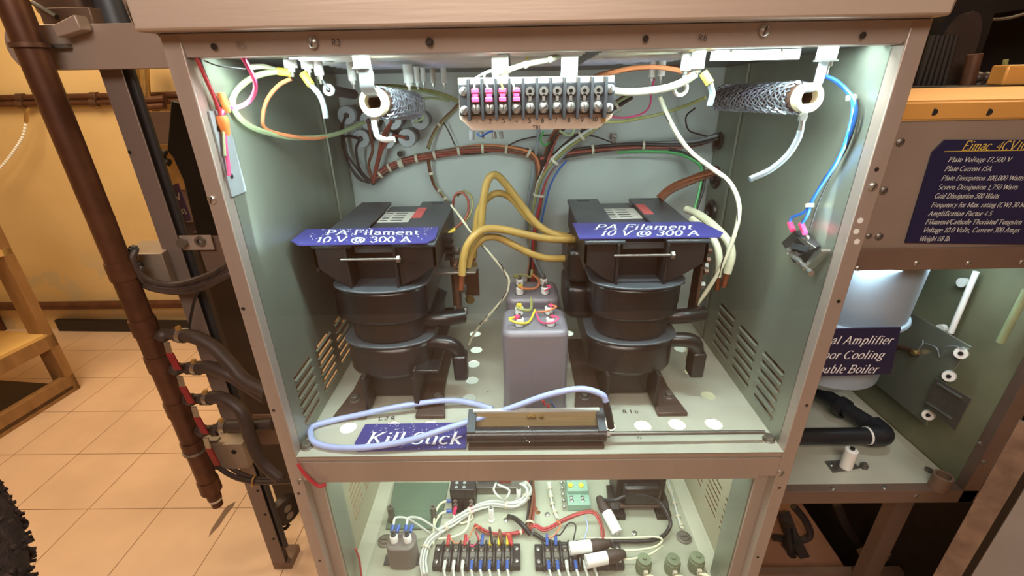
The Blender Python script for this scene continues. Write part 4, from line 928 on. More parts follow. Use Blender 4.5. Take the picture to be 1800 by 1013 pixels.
# ---------------------------------------------------------------- pink and red wires with wire nuts on the side wall
def PXl(*q): return [PX(px,py,-.38+d) for px,py,d in q]
def PLw(*q):
    o = []
    for px, py, y in q:
        p = PY(px, py, y); p.x = max(p.x, -.373); o.append(p)
    return o
t = thing('wire','bright pink wire drooping from ceiling to the orange wire nut','wire',PY(430,160,.03))
MB().tube(PLw((420,92,.03),(435,115,.03),(447,140,.03),(448,160,.035),(438,178,.04),(420,188,.045),(395,189,.045),(372,190,.035),(362,200,.028),(358,208,.024)),.0026,8).build('jacket','pink_wire',t)
t = thing('wire','red wire running along the top of side wall to orange wire nut','wire',PY(345,140,.02))
MB().tube(PLw((322,96,.006),(331,112,.010),(347,135,.014),(357,155,.018),(362,178,.022),(360,195,.024),(357,208,.024)),.0022,8).build('jacket','red_wire',t)
wire('wire','red wire falling from orange wire nut beside the front post',PLw((359,226,.024),(366,240,.022),(369,262,.018),(371,290,.014),(372,310,.010)),.0022,'pink_wire')
wire('wire','dark wire running beside the red one along the side wall',PLw((316,96,.012),(337,128,.016),(352,155,.02),(358,178,.026),(364,186,.028),(380,188,.034)),.0013,'black_wire')
wire('wire','thin green wire hanging under the orange wire nut',PLw((355,232,.022),(360,248,.018),(364,275,.012)),.0016,'sage_wire')
wire('wire','thin dark wire crossing from front post towards the sage wire',PLw((330,107,.02),(385,116,.03),(432,122,.04)),.0008,'black_wire')
def nut(a, b, label):
    t = thing('wire_nut', label, 'wire nut', a, 'orange wire nuts'); A_, B_ = PX(a.x,a.y,a.z) if False else a, b
    MB().lathe([(0,0),(.0055,0),(.0068,.004),(.0062,.010),(.0044,.022),(0,.022)], A_, B_-A_, 12).build('shell','orange_plastic',t)
nut(*PLw((361,204,.026),(355,231,.026)),'orange ribbed wire nut hanging lower, joining pink and red wires')
nut(*PLw((352,199,.036),(343,184,.036)),'orange wire nut half hidden behind the front post, upper one')
# ---------------------------------------------------------------- blue wires and lever switch on the other side wall
def PXr(*q): return [PX(px,py,.38-d) for px,py,d in q]
t = thing('wire','pair of bright blue wires tied along the side wall down to lever switch','wire',PX(1480,220,.37))
for dx in (0, 6):
    MB().tube(PXr((1448-dx*.4,132,.03),(1470-dx*.5,142,.02),(1490-dx*.4,160,.014),(1502-dx*.6,178,.011),(1504-dx,205,.009),(1490-dx*.4,245,.009),(1470+dx*.2,285,.009),(1448+dx*.2,318,.009),(1432,345,.009),(1424,360,.009)) + (PXr((1412,374,.012),(1393,382,.016),(1388,392,.018)) if dx == 0 else PXr((1422,372,.012),(1416,384,.016),(1409,394,.018))),.0021,8).build('jacket','blue_wire',t)
for px, py in ((1498,172),(1425,361)): tie(t,PX(px-2,py,.37),(0,-.3,-1),.0048)
wire('wire','thin dark wire beside the blue pair going down to lever switch',PXr((1508,175,.004),(1505,210,.004),(1488,260,.004),(1460,312,.004),(1440,355,.004),(1424,402,.006)),.0012,'black_wire')
sw = thing('lever_switch','small black lever switch with spring and pink crimps on the side wall','switch',PX(1415,440,.37))
def sx_(px,py,d=.0): return PX(px,py,.38-d)
MB().prism([sx_(1418,405,.001),sx_(1444,433,.001),sx_(1416,462,.001),sx_(1393,426,.001)],(-.017,0,0)).build('body','bakelite',sw,bevel=.001)
MB().prism([sx_(1402,417,.019),sx_(1412,418,.019),sx_(1424,428,.019),sx_(1436,436,.019),sx_(1427,440,.019),sx_(1416,430,.019)],(-.002,0,0)).build('contact_arm','dull_steel',sw)
MB().prism([sx_(1394,427,.020),sx_(1424,434,.020),sx_(1420,443,.020),sx_(1392,437,.020)],(-.002,0,0)).build('lever','core_steel',sw)
MB().prism([sx_(1443,438,.016),sx_(1432,442,.016),sx_(1412,470,.016),sx_(1415,473,.016),sx_(1430,458,.016),sx_(1444,442,.016)],(.012,0,0)).build('bracket','bare_steel',sw)
MB().tube([sx_(1384,439,.02),sx_(1425,479,.02)],.0018,8).build('pin','bare_steel',sw)
MB().tube([sx_(1388+i*.33,443+i*.33,.02)+V(.0036*math.cos(i*1.2),.0025*math.sin(i*1.2),.0036*math.sin(i*1.2)) for i in range(50)],.0006,5,raw=True).build('spring','bare_steel',sw)
for px,py in ((1386,439),(1402,457),(1411,466),(1421,476)): MB().tube([sx_(px,py,.02),sx_(px+5,py+5,.02)],.0042,10).build('collar','bare_steel',sw)
for a,b in (((1388,392),(1394,406)),((1408,394),(1415,410))): MB().tube([sx_(*a,.017),sx_(*b,.019)],.0038,8).build('crimp_sleeve','pink_sleeve',sw)
screw(sx_(1419,418,.019),(-1,0,0),.004,sw,'bare_steel')
# ---------------------------------------------------------------- lower bay
D0 = DK
def QZ(px, py, h=0): return PZ(px, py, DK+h)
def qz(*q): return [PZ(px,py,DK+h) for px,py,h in q]
def strip(px0, px1, py, n, label, topc, botc):
    a = QZ(px0, py); b = QZ(px1, py); y = a.y; t = thing('terminal_strip', label, 'terminal strip', ((a.x+b.x)/2,y+.02,DK), 'black terminal strips on the lower deck')
    x0, x1 = a.x, b.x; W = .052
    MB().box((x0,y,DK),(x1,y+W,DK+.014)).build('body','bakelite',t,bevel=.0015)
    m0 = x0+.018; pit = (x1-x0-.036)/n
    for i in range(n+1):
        x = m0+pit*i; MB().prism([V(x-.0022,y-.003,DK+.002),V(x-.0022,y-.003,DK+.020),V(x-.0022,y+.010,DK+.028),V(x-.0022,y+W-.010,DK+.028),V(x-.0022,y+W+.006,DK+.018),V(x-.0022,y+W+.006,DK+.002)],(.0044,0,0)).build('barrier','bakelite',t,bevel=.001)
    for x in (x0+.008, x1-.008):
        for yy in (.012,.040): screw(V(x,y+yy,DK+.014),(0,0,1),.0045,t,'bare_steel')
    for i in range(n):
        x = m0+pit*(i+.5)
        MB().box((x-.005,y+.006,DK+.014),(x+.005,y+W-.006,DK+.016)).build('contact_plate','dull_steel',t)
        for yy in (.014,.037): screw(V(x,y+yy,DK+.016),(0,0,1),.0056,t,'dull_steel',name='terminal_screw',slot=random.uniform(0,3))
        if botc[i]:
            c, wm = botc[i]
            MB().tube([V(x,y+.008,DK+.021),V(x,y-.012,DK+.022)],.0036,8).build('crimp_sleeve',c,t)
            MB().tube([V(x,y-.010,DK+.022),V(x+.004,y-.03,DK+.016),V(x+.002,y-.07,DK+.006)],.0026,8).build('lead',wm,t)
        if topc[i]:
            MB().tube([V(x,y+.043,DK+.021),V(x+.001,y+.066,DK+.024)],.0036,8).build('crimp_sleeve',topc[i],t)
    return [V(m0+pit*(i+.5),y+.066,DK+.024) for i in range(n)]
W8 = [('white_wire','white_wire')]*3+[('blue_sleeve','white_wire')]*5
T8 = strip(760,915,1005,8,'black terminal strip with eight ways and yellow, blue, red crimps',['red_wire',None,'red_wire',None,'blue_sleeve','yellow_sleeve','yellow_sleeve','yellow_sleeve'],W8)
T9 = strip(941,1098,1005,8,'black terminal strip partly covered by two white tubes',['blue_sleeve','blue_sleeve',None,None,None,None,None,None],[('blue_sleeve','white_wire'),('blue_sleeve','white_wire'),('white_wire','white_wire'),('blue_sleeve','white_wire'),('white_wire','white_wire'),('white_wire','white_wire'),None,None])
# loom of white wires sweeping round the terminal strip
loom('wiring_loom','bunched white wires sweeping round the eight-way terminal strip',qz((748,1012,.01),(744,985,.012),(752,955,.012),(772,935,.013),(795,920,.014),(815,905,.016),(838,893,.02),(868,885,.02),(900,888,.018),(920,880,.02),(930,862,.03),(922,850,.05)),['white_wire']*6,.0058,.0027,(.15,.32,.5,.7,.85),cat='wiring loom')
loom('wiring_loom','dark red and black loom running down beside relay to the strips',qz((932,835,.03),(934,860,.02),(934,890,.014),(932,915,.012),(930,935,.012)),['black_wire','redbrown_wire','brown_wire','black_wire','red_wire','grey_wire'],.0065,.0032,(.8,))
loom('wiring_loom','red wires lying across the deck above the eight-way strip',qz((834,924,.01),(856,936,.01),(885,940,.01),(915,936,.012),(940,925,.014),(958,931,.014),(990,915,.02),(1020,903,.03),(1045,902,.03),(1058,925,.02),(1060,952,.012)),['red_wire','redbrown_wire','red_wire'],.0026,.0026,(.3,))
wire('wire','red wire with yellow crimp rising rightmost of the eight-way strip',[T8[7],QZ(899,958,.03),QZ(897,938,.02)],.0030,'red_wire')
wire('wire','black wire with yellow crimp, left of three on the eight-way strip',[T8[5],QZ(865,955,.035),QZ(861,928,.03)],.0030,'black_wire')
wire('wire','grey-brown wire with yellow crimp between black and red ones',[T8[6],QZ(882,955,.03),QZ(878,932,.02)],.0030,'brown_wire')
wire('wire','thin orange wire rising from first way of the eight-way strip',[T8[0],QZ(800,955,.02),QZ(822,948,.02),QZ(832,930,.015),QZ(845,925,.012)],.0016,'orange_wire')
wire('wire','thin pink wire curving up from third way of eight-way strip',[T8[2],QZ(828,960,.02),QZ(842,950,.015),QZ(836,935,.012)],.0014,'pink_wire')
wire('wire','blue-tipped thin pink wire at fifth way of eight-way strip',[T8[4],QZ(843,952,.02),QZ(836,936,.015)],.0014,'redbrown_wire')
wire('wire','ivory wire running from eight-way strip region to the relay',qz((770,948,.012),(800,943,.012),(820,930,.014),(826,905,.03)),.0024,'ivory_wire')
# capacitor with two white terminals
t = thing('motor_capacitor','small grey capacitor with two white terminals in front corner of deck','capacitor',QZ(705,1000))
a = QZ(682,1003); b = QZ(732,1003)
MB().prism([V(x,y,DK) for x,y in rrect(a.x,a.y,b.x,a.y+.045,.016,5)],(0,0,.062)).build('can','can_brown',t,bevel=.003)
MB().box((a.x-.012,a.y+.01,DK),(a.x+.004,a.y+.035,DK+.003)).box((b.x-.004,a.y+.01,DK),(b.x+.012,a.y+.035,DK+.003)).build('mounting_ear','core_steel',t)
for px in (690,711):
    p = V(QZ(px,1003).x, a.y+.022, DK+.062); p.x = a.x+.016 if px == 690 else b.x-.016
    i_ = MB().lathe([(.0085,0),(.0085,.014),(.007,.016),(0,.016)],p,(0,0,1)).build('insulator','white_ceramic',t); MB().hexbolt(p+V(0,0,.016),(0,0,1),.006,.006).cyl(p+V(0,0,.022),p+V(0,0,.028),.003,n=8).build('terminal','core_steel',i_)
    MB().tube([p+V(-.004,.004,.02),p+V(-.004,.018,.022)],.0042,8).tube([p+V(.006,.004,.02),p+V(.008,.018,.022)],.0042,8).build('crimp_sleeve','blue_sleeve',t)
    MB().tube([p+V(-.004,.018,.022),p+V(-.002,.035,.024),p+V(.02,.05,.0),p+V(.06,.055,-.05)],.0026,8).build('lead','white_wire',t)
def turnlock(px, py, label):
    p = QZ(px,py); t = thing('deck_fastener',label,'fastener',p,'round deck fasteners')
    MB().lathe([(.016,0),(.016,.003),(.011,.004),(.010,.006),(0,.006)],p,(0,0,1)).build('head','dull_steel',t); MB().obox(p+V(-.008,-.0012,.006),(.016,0,0),(0,.0024,0),(0,0,.0004)).build('slot','black_ink',t)
turnlock(677,952,'round slotted fastener behind small grey capacitor'); turnlock(1202,946,'round slotted fastener behind the green sockets')
# green plate with stand-off posts
t = thing('cover_plate','dull green flat plate on the lower deck with two round posts','plate',QZ(735,900))
P4 = [QZ(678,932),QZ(772,932),QZ(790,850),QZ(694,850)]
b = MB().prism(P4,(0,0,.004)).build('plate','dark_green_plate',t,bevel=.0015)
for px, py in ((690,916),(764,916)):
    p = QZ(px,py,.004); MB().lathe([(.0072,0),(.0072,.045),(.0035,.045),(.0035,.040),(0,.040)],p,(0,0,1)).build('post','dull_steel',t)
# relay
t = thing('contactor','black contactor block with two pink crimps and white loop','relay',QZ(818,905))
a = QZ(795,903); b = QZ(836,903)
MB().box((a.x,a.y,DK),(b.x,a.y+.05,DK+.05)).build('base','core_dark',t,bevel=.002)
MB().box((a.x-.001,a.y-.002,DK+.05),(b.x+.001,a.y+.03,DK+.078)).build('cap','bakelite',t,bevel=.002)
for i in range(2):
    for j in range(2):
        MB().cyl(V(a.x+.014+i*.018,a.y+.006+j*.013,DK+.078),V(a.x+.014+i*.018,a.y+.006+j*.013,DK+.0784),.004,n=10).build('recess','grey_insulator',t)
pk = []
for px in (801,822):
    x = a.x+.010 if px == 801 else b.x-.008
    screw(V(x,a.y-.0005,DK+.042),(0,-1,0),.005,t,'bare_steel'); screw(V(x,a.y-.0005,DK+.030),(0,-1,0),.0055,t,'bare_steel')
    MB().tube([V(x,a.y-.005,DK+.026),V(x-(.004 if px == 801 else 0),a.y-.009,DK+.010)],.0042,8).build('crimp_sleeve','pink_sleeve',t); pk.append(V(x-(.004 if px == 801 else 0),a.y-.009,DK+.010))
MB().tube([pk[0],pk[0]+V(.002,-.012,-.004),(pk[0]+pk[1])/2+V(0,-.022,-.004),pk[1]+V(0,-.012,-.004),pk[1]],.0022,8).build('jumper_lead','ivory_wire',t)
for py, h in ((881,.03),(899,.02)):
    p = QZ(785,py,h); MB().tube([p+V(.012,0,0),p],.0042,8).build('crimp_sleeve','blue_sleeve',t); MB().tube([p,p+V(-.015,-.006,-.004),p+V(-.024,-.03,-.01),p+V(-.02,-.075,-.012)],.0026,8).build('lead','ivory_wire',t)
# blue electrolytic on a bracket
t = thing('capacitor','blue cylindrical capacitor on a grey bracket behind contactor','capacitor',QZ(870,870))
a = QZ(838,870); b = QZ(915,870)
MB().box((a.x,a.y,DK),(b.x,a.y+.06,DK+.022)).build('bracket','dull_steel',t,bevel=.001)
MB().cyl(V(a.x,a.y+.03,DK+.036),V(a.x+.045,a.y+.03,DK+.036),.0125,n=18).build('can','blue_can',t)
MB().box((a.x+.055,a.y+.015,DK+.022),(a.x+.085,a.y+.04,DK+.032)).build('cover','redbrown_wire',t)
for k, q in enumerate((((872,850,.05),(868,862,.05),(878,875,.04),(886,880,.02)),((875,852,.05),(895,862,.05),(890,876,.04),(884,882,.02)),((914,850,.05),(926,860,.05),(924,880,.03),(905,890,.015)))):
    wire('wire',['white wire looping down left beside blue capacitor','white wire looping right beneath blue capacitor','white wire bowing out furthest right of blue capacitor'][k],qz(*q),.0026,'white_wire')
def post(px, py, label):
    p = QZ(px,py); t = thing('standoff_post',label,'insulator',p,'white posts on the lower deck'); MB().lathe([(.0078,0),(.0078,.004),(.006,.006),(.006,.038),(.0045,.040),(0,.040)],p,(0,0,1)).build('body','white_ceramic',t)
    MB().hexbolt(p+V(0,0,.04),(0,0,1),.004,.003).build('nut','dull_steel',t)
post(864,915,'white round post standing free in front of blue capacitor'); post(912,880,'white round post at end of blue capacitor bracket')
# teal terminal board
t = thing('terminal_board','teal board with yellow buttons and row of pins near deck centre','terminal board',QZ(1018,895))
a = QZ(998,899); b = QZ(1038,899)
MB().box((a.x,a.y,DK),(b.x,a.y+.075,DK+.02)).build('body','teal_paint',t,bevel=.0015)
MB().box((a.x+.002,a.y+.03,DK+.02),(b.x-.002,a.y+.075,DK+.032)).build('step','teal_paint',t,bevel=.001)
for dx in (.01,.036):
    MB().lathe([(.006,0),(.006,.004),(0,.004)],V(a.x+dx,a.y+.045,DK+.032),(0,0,1)).build('button','yellow_sleeve',t); screw(V(a.x+dx,a.y+.012,DK+.02),(0,0,1),.005,t,'bare_steel'); screw(V(a.x+dx,a.y+.022,DK+.02),(0,0,1),.0045,t,'bare_steel')
    screw(V(a.x+dx+.002,a.y+.065,DK+.032),(0,0,1),.0045,t,'bare_steel')
for k in range(5): MB().sphere(V(a.x-.008,a.y+.004+k*.018,DK+.010),.0048,10,8).build('pin','bare_steel',t)
# laced chain wires either side
for k, q in enumerate((((965,848,.02),(968,870,.012),(972,890,.006),(980,912,.004)),((1172,845,.02),(1180,868,.01),(1188,895,.006),(1196,920,.004),(1200,930,.004)))):
    t = loom('wire_bundle',['laced white wire pair running beside the teal board','laced white wire pair running along right edge of lower deck'][k],qz(*q),['ivory_wire','white_wire'],.0022,.0024,(.2,.4,.6,.8),cat='wires')
# black transformer low at the back
t = thing('power_transformer','small black transformer on the lower deck behind white tubes','transformer',QZ(1130,890))
a = QZ(1075,915); b = QZ(1180,915)
MB().box((a.x+.012,a.y+.03,DK+.01),(b.x-.012,a.y+.10,DK+.10)).build('core','core_dark',t,bevel=.003)
MB().box((a.x+.025,a.y+.012,DK+.03),(b.x-.025,a.y+.11,DK+.085)).build('winding','black_varnish',t,bevel=.008)
for x0 in (a.x, b.x-.032): MB().prism([V(x0,a.y,DK),V(x0+.032,a.y,DK),V(x0+.032,a.y+.03,DK+.024),V(x0,a.y+.03,DK+.024)],(0,.05,0)).box((x0,a.y,DK),(x0+.032,a.y+.03,DK+.014)).build('foot','core_dark',t,bevel=.001)
MB().cyl(V(a.x+.02,a.y+.02,DK+.022),V(b.x-.02,a.y+.02,DK+.022),.005,n=10).build('tie_bar','foot_brown',t)
# white tube connectors with dark boots
def fuse(pa, pb, pc, label, tailp, ha, hb):
    A_ = QZ(*pa,ha); B_ = QZ(*pb,hb); ax = (B_-A_); t = thing('tube_connector',label,'connector',(A_+B_)/2,'white tube connectors on the lower deck')
    MB().lathe([(.004,0),(.0128,0),(.0128,ax.length),(0,ax.length)],A_,ax,20).lathe([(.004,0),(.004,.01),(0,.01)],A_,ax,12).build('tube','white_ceramic',t)
    MB().lathe([(.0132,0),(.0132,.016),(.0105,.030),(.007,.040),(0,.040)],B_-ax.normalized()*.002,ax,18).build('boot','hose_rubber',t)
    if tailp: MB().tube([B_+ax.normalized()*.030]+qz(*tailp),.0045 if pc else .0022,9).build('lead',pc or 'ivory_wire',t)
fuse((1086,938),(1066,900),'pvc_black','white tube connector standing tilted by the transformer, thick black lead',((1080,880,.05),(1100,872,.06),(1130,870,.065),(1158,882,.05),(1174,905,.035),(1178,925,.02),(1162,945,.012),(1130,952,.010),(1095,952,.010),(1060,953,.010),(1000,957,.008),(965,952,.008),(938,938,.008)),.012,.022)
fuse((1001,965),(1040,960),None,'white tube connector lying on black strip, upper of the two',((1075,966,.03),(1110,968,.03),(1150,962,.03),(1164,950,.025),(1150,944,.02),(1100,946,.015),(1020,946,.012)),.040,.040)
fuse((1030,988),(1068,980),None,'white tube connector lying on black strip, lower of the two',((1100,984,.03),(1140,976,.03),(1165,960,.02)),.042,.042)
t = wire('wire','black braided cable entering deck between contactor and teal board',qz((894,908,.004),(905,912,.02),(920,925,.024),(932,940,.012)),.0055,'pvc_black','cable')
# green sockets
for k, (px, py) in enumerate(((1130,1003),(1180,1003),(1222,1000))):
    p = QZ(px,py); t = thing('green_socket',['olive green socket nearest the white tubes','olive green socket in the middle of three','olive green socket nearest right edge of lower deck'][k],'socket',p,'olive sockets on the lower deck')
    MB().prism([p+V(.016*math.cos(PI/4*i+.39),.016*math.sin(PI/4*i+.39),0) for i in range(8)],(0,0,.030)).build('body','olive_paint',t,bevel=.002)
    MB().lathe([(.014,.030),(.0135,.036),(.004,.037),(.004,.041),(0,.041)],p,(0,0,1)).build('cap','olive_paint',t)
    MB().box(p+V(-.004,-.021,.010),p+V(.004,-.014,.022)).build('tab','strap_plastic',t)
    for d in (0,.006): MB().tube([p+V(d,-.020,.014),p+V(.008+d,-.026,.016),p+V(.018+d,-.040,.010),p+V(.020+d,-.075,.004)],.0026,8).build('lead','ivory_wire',t)
# thin leads going up from the second strip
wire('wire','thin dark wire arching from the second strip to teal board',[T9[0],QZ(970,945,.03),QZ(985,925,.04),QZ(978,915,.03)],.0016,'orange_wire')
wire('wire','thin grey wire arching from the second strip between white tubes and teal board',[T9[1],QZ(985,940,.03),QZ(1000,920,.04),QZ(1012,925,.04),QZ(1008,950,.03)],.0016,'black_wire')
wire('wire','pale blue thin wire bowing down beside the upper white tube',qz((1028,908,.02),(1033,925,.02),(1028,945,.02),(1024,958,.015)),.0014,'cord_blue')
wire('wire','red and black striped lead hanging at inner corner of lower bay',[PX(625,965,-.352),PX(632,985,-.352),PX(635,1013,-.352)],.002,'red_wire')
wire('wire','red wire hanging across the cross rail end by the front post',[PY(524,816,-.004),PY(534,832,-.006),PY(550,848,-.008),PY(562,855,-.008),PY(573,852,-.006)],.0028,'red_wire')
# screws standing on the deck
for k,(px,py) in enumerate(((889,915),(962,905),(1115,938))):
    p = QZ(px,py); t = thing('deck_screw',['round-headed screw on deck near the black braided cable','round-headed screw on deck beside laced wires','round-headed screw on deck right of tilted tube'][k],'screw',p,'screws on the lower deck'); screw(p,(0,0,1),.006,t,'bare_steel')
# ---------------------------------------------------------------- things outside at the left: post, rails, pipe, hoses
lf_ = thing('support_frame','bare metal support frame beside cabinet: tall post with rails to the left','frame',(-.857,.52,0))
MB().box((-.884,.500,.03),(-.838,.504,1.60)).build('post_face','shaded_post_metal',lf_,bevel=.001)
MB().box((-.842,.504,.03),(-.838,.522,1.60)).build('post_web','frame_dark',lf_)
MB().box((-.884,.500,0),(-.822,.57,.03)).build('post_foot','frame_brown_shaded',lf_)
MB().cyl(V(-.828,.513,.1),V(-.828,.513,1.60),.0085,n=14).build('conduit','pvc_black',lf_)
a = PY(10,45,.46); 
MB().prism([V(-.955,.46,1.5635),V(-.66,.46,1.5635),V(-.66,.46,1.642),V(-.955,.46,1.642)]+[V(-.975-.03*math.sin(PI*i/8)-.012,.46,1.6028+.039*math.cos(PI*i/8)) for i in range(9)],(0,.005,0)).build('rail','frame_metal',lf_,bevel=.001)
MB().obox(V(-.66,.46,1.5635),(.236,-.337,0),(0,.005,0),(0,0,.078)).build('rail_return','frame_metal',lf_)
MB().box((-.98,.465,1.5635),(-.66,.50,1.567)).build('rail_lip','frame_metal',lf_)
for py, px in ((268,228),(585,324),(380,200)):
    p = PY(px,py,.4995); MB().cyl(p,p-V(0,.0006,0),.004,n=10).build('bolt_hole','dark_hole',lf_)
for px,py in ((453,863),(466,905),(481,948)):
    p = PY(px,py,.4995); MB().cyl(p,p-V(0,.0006,0),.0045,n=10).build('bolt_hole','dark_hole',lf_)
# two box-section rails (ends cut at the left)
def railend(c, w_, h, d, ang):
    ex = V(w_,0,0); o = PY(*c, .47)
    b = MB().obox(o, (w_,0,0), (-.02,d,0), (0,0,h)); return b.build('rail_end','rail_metal',lf_,bevel=.0015), o
e1, o1 = railend((232,505,),.10,.085,.10,0)
for py,px in ((437,238),(467,246)):
    p = PY(px,py,.469); MB().hexbolt(p,(0,-1,0),.010,.012).cyl(p,p-V(0,.02,0),.006,n=10).build('gland','core_steel',lf_)
MB().box((-.80,.51,1.11),(-.404,.514,1.20)).build('cross_plate','frame_brown_shaded',lf_)
pb = PY(352,424,.495); MB().obox(PY(322,440,.497),(.075,0,0),(0,.003,0),(0,0,.036)).build('splice_plate','frame_metal',lf_)
MB().lathe([(.006,0),(.012,0),(.012,.006),(.006,.006)],PY(350,425,.49),(0,1,0),16).hexbolt(PY(321,427,.49),(0,-1,0),.012,.008).build('splice_bolt','dull_steel',lf_)
MB().prism(q3((350,783,.452),(425,781,.452),(439,824,.452),(372,827,.452)),(-.004,.055,0)).build('rail_end','rail_metal',lf_,bevel=.0015)
p = PY(411,795,.451); MB().cyl(p,p-V(0,.001,0),.007,n=12).build('bolt_hole','dark_hole',lf_)
MB().box((-.80,.51,.55),(-.404,.514,.66)).build('cross_plate','frame_brown_shaded',lf_)
MB().obox(V(-.79,.60,.02),(.03,0,0),(0,.03,0),(0,0,.5)).build('inner_post','frame_brown_shaded',lf_)
# copper water pipe with four valves
pt = thing('water_pipe','tall weathered brown vertical water pipe with four red-handled valves','pipe',(-.92,.42,.43))
pA, pB = PY(20,0,.42), PY(372,862,.42); d = (pA-pB)
MB().tube([pB+d*.0, pA+d*.1],.0245,18,raw=True).build('pipe','pipe_brown',pt)
for f_ in (.0,.12,.23,.345,.43,.55):
    MB().tube([pB+d*f_,pB+d*(f_+.035)],.0275,18,raw=True).build('coupling','pipe_brown',pt)
dn = d.normalized()
MB().tube([pB-dn*.03, pB],.0185,16,raw=True).tube([pB-dn*.06, pB-dn*.03],.015,12,raw=True).build('reducer','pipe_brown',pt)
MB().lathe([(.0175,-.004),(.0175,.004),(.014,.004)],pB-dn*.034,dn,14).build('collar','strap_plastic',pt)
VP_ = [(291,589),(314,648),(339,702),(360,757)]
hz = [((312,590,.42),(340,592,.41),(375,610,.40),(405,640,.38),(430,668,.36),(470,690,.34)),
      ((340,648,.42),(365,646,.41),(395,655,.40),(425,672,.39),(470,700,.36)),
      ((360,701,.42),(385,699,.41),(410,710,.40),(428,730,.39),(440,770,.38),(460,812,.37),(492,840,.36)),
      ((385,750,.42),(410,749,.42),(445,748,.42),(480,745,.42))]
hl = ['thick dark rubber hose from the topmost pipe valve, curving down behind cabinet','thick dark rubber hose from the second pipe valve down, behind cabinet post','thick dark rubber hose from the third pipe valve, falling steeply','short straight dark rubber hose from the lowest pipe valve']
for k, (px, py) in enumerate(VP_):
    p = PY(px,py,.42); v_ = MB().sphere(p+V(-.004,-.002,0),.017,12,8).tube([p+V(-.02,0,0),p+V(.035,0,.002)],.013,10,raw=True).build('valve','hose_rubber',pt)
    MB().hexbolt(p+V(.022,0,.001),(1,0,0),.0165,.016).build('valve_nut','hose_rubber',v_)
    MB().lathe([(.0135,0),(.0135,.006),(.010,.006)],p+V(.046,0,.003),(1,0,0),14).build('seal','white_ceramic',v_)
    a_ = PY(px+1,py+14,.395); b_ = PY(px+6,py+32,.39); c_ = PY(px+22,py+62,.388)
    MB().prism([a_+V(-.007,0,0),a_+V(.007,0,0),b_+V(.007,0,0),b_+V(-.007,0,0)],(0,.003,0)).build('handle_shank','bare_steel',v_)
    MB().prism([b_+V(-.009,-.001,0),b_+V(.008,-.001,0),c_+V(.008,-.001,0),c_+V(-.009,-.001,0)],(0,.006,0)).build('handle_grip','red_handle',v_,bevel=.002)
    h = thing('hose', hl[k], 'hose', PY(*hz[k][0]), 'rubber hoses on the pipe valves')
    MB().tube(q3(*hz[k]),.0165,12).build('tube','hose_rubber',h)
    q0 = PY(*hz[k][0]); q1 = PY(*hz[k][1]); ax = (q1-q0).normalized()
    MB().tube([p+V(.048,0,.003), q0+ax*.004],.009,10).build('barb','brown_copper',h)
    MB().lathe([(.0172,0),(.0182,.0),(.0182,.013),(.0172,.013)],q0+ax*.008,ax,16).build('hose_clamp','bare_steel',h)
    MB().hexbolt(q0+ax*.014+V(0,-.004,.018),(0,0,1),.006,.01).build('clamp_screw','brass',h)
# clamps holding the pipe
for k,(px,py,s) in enumerate(((45,80,1),(345,790,1))):
    p = pB + d*((PY(px,py,.42).z-pB.z)/d.z); c_ = thing('pipe_clamp',['worn clamp around the brown pipe on the top rail','pale clamp around lower end of brown pipe'][k],'clamp',p,'pipe clamps')
    MB().lathe([(.0275,-.004),(.0300,-.004),(.0300,.004),(.0275,.004),(.0275,-.004)],p,dn,18).build('band','dull_steel' if k else 'brown_copper',c_)
    MB().box(p+V(-.045,.028,-.004),p+V(.045,.045,.004)).build('clamp_back','dull_steel',c_)
# cables hooking round the post
for k, q in enumerate((((238,440,.44),(233,455,.43),(245,480,.43),(270,496,.44),(305,500,.45),(340,493,.45),(375,480,.44),(410,460,.43)),((248,468,.44),(246,485,.43),(262,500,.44),(300,508,.45),(340,505,.45),(380,488,.44),(410,470,.43)),((245,490,.44),(262,505,.44),(305,513,.45),(350,508,.45),(395,487,.43),(410,480,.43)))):
    wire('cable',['grey-brown cable looping from upper gland of box rail round the post','dark cable looping from the lower gland round the post','third dark cable sagging lowest round the post'][k],q3(*q),.0075,'hose_rubber','cable','cables looping round the post')
wire('cable','thin black cable hanging down over the post from looped cables',q3((388,472,.43),(365,495,.44),(345,520,.45),(336,555,.46),(332,580,.46)),.0035,'black_wire','cable')
for k, q in enumerate((((378,812,.45),(390,826,.45),(415,840,.44),(445,847,.43),(480,848,.42),(515,846,.40)),((384,806,.46),(400,818,.46),(425,834,.45),(455,842,.44),(500,842,.42)))):
    t = wire('cable',['brown cable curving from lower rail, outer of the two','brown cable curving from lower rail, inner of the two'][k],q3(*q),.007,'hose_rubber','cable','cables under the lower rail')
t = thing('cable_clip','pale ring clip around the two brown lower cables','clip',PY(446,846,.43)); MB().torus(PY(446,846,.432),(1,.1,-.2),.014,.0025).build('ring','brass',t)
# gear-shaped drive disc low behind the post
t = thing('drive_disc','dark round cam disc with two bosses low beside the post','disc',PY(495,900,.62))
p = PY(497,893,.60); MB().lathe([(0,0),(.052,0),(.052,.03),(0,.03)],p,(.85,-.5,0),28).build('disc','frame_dark',t,bevel=.002)
ax = V(.85,-.5,0).normalized()
for dz in (.016,-.018): MB().lathe([(0,0),(.014,0),(.014,.004),(0,.004)],p+ax*.03+V(0,0,dz),ax,16).build('boss','dull_steel',t)
MB().tube(q3((478,915,.58),(482,925,.57),(500,930,.57),(508,922,.58)),.006,8).build('bracket_arm','core_dark',t)
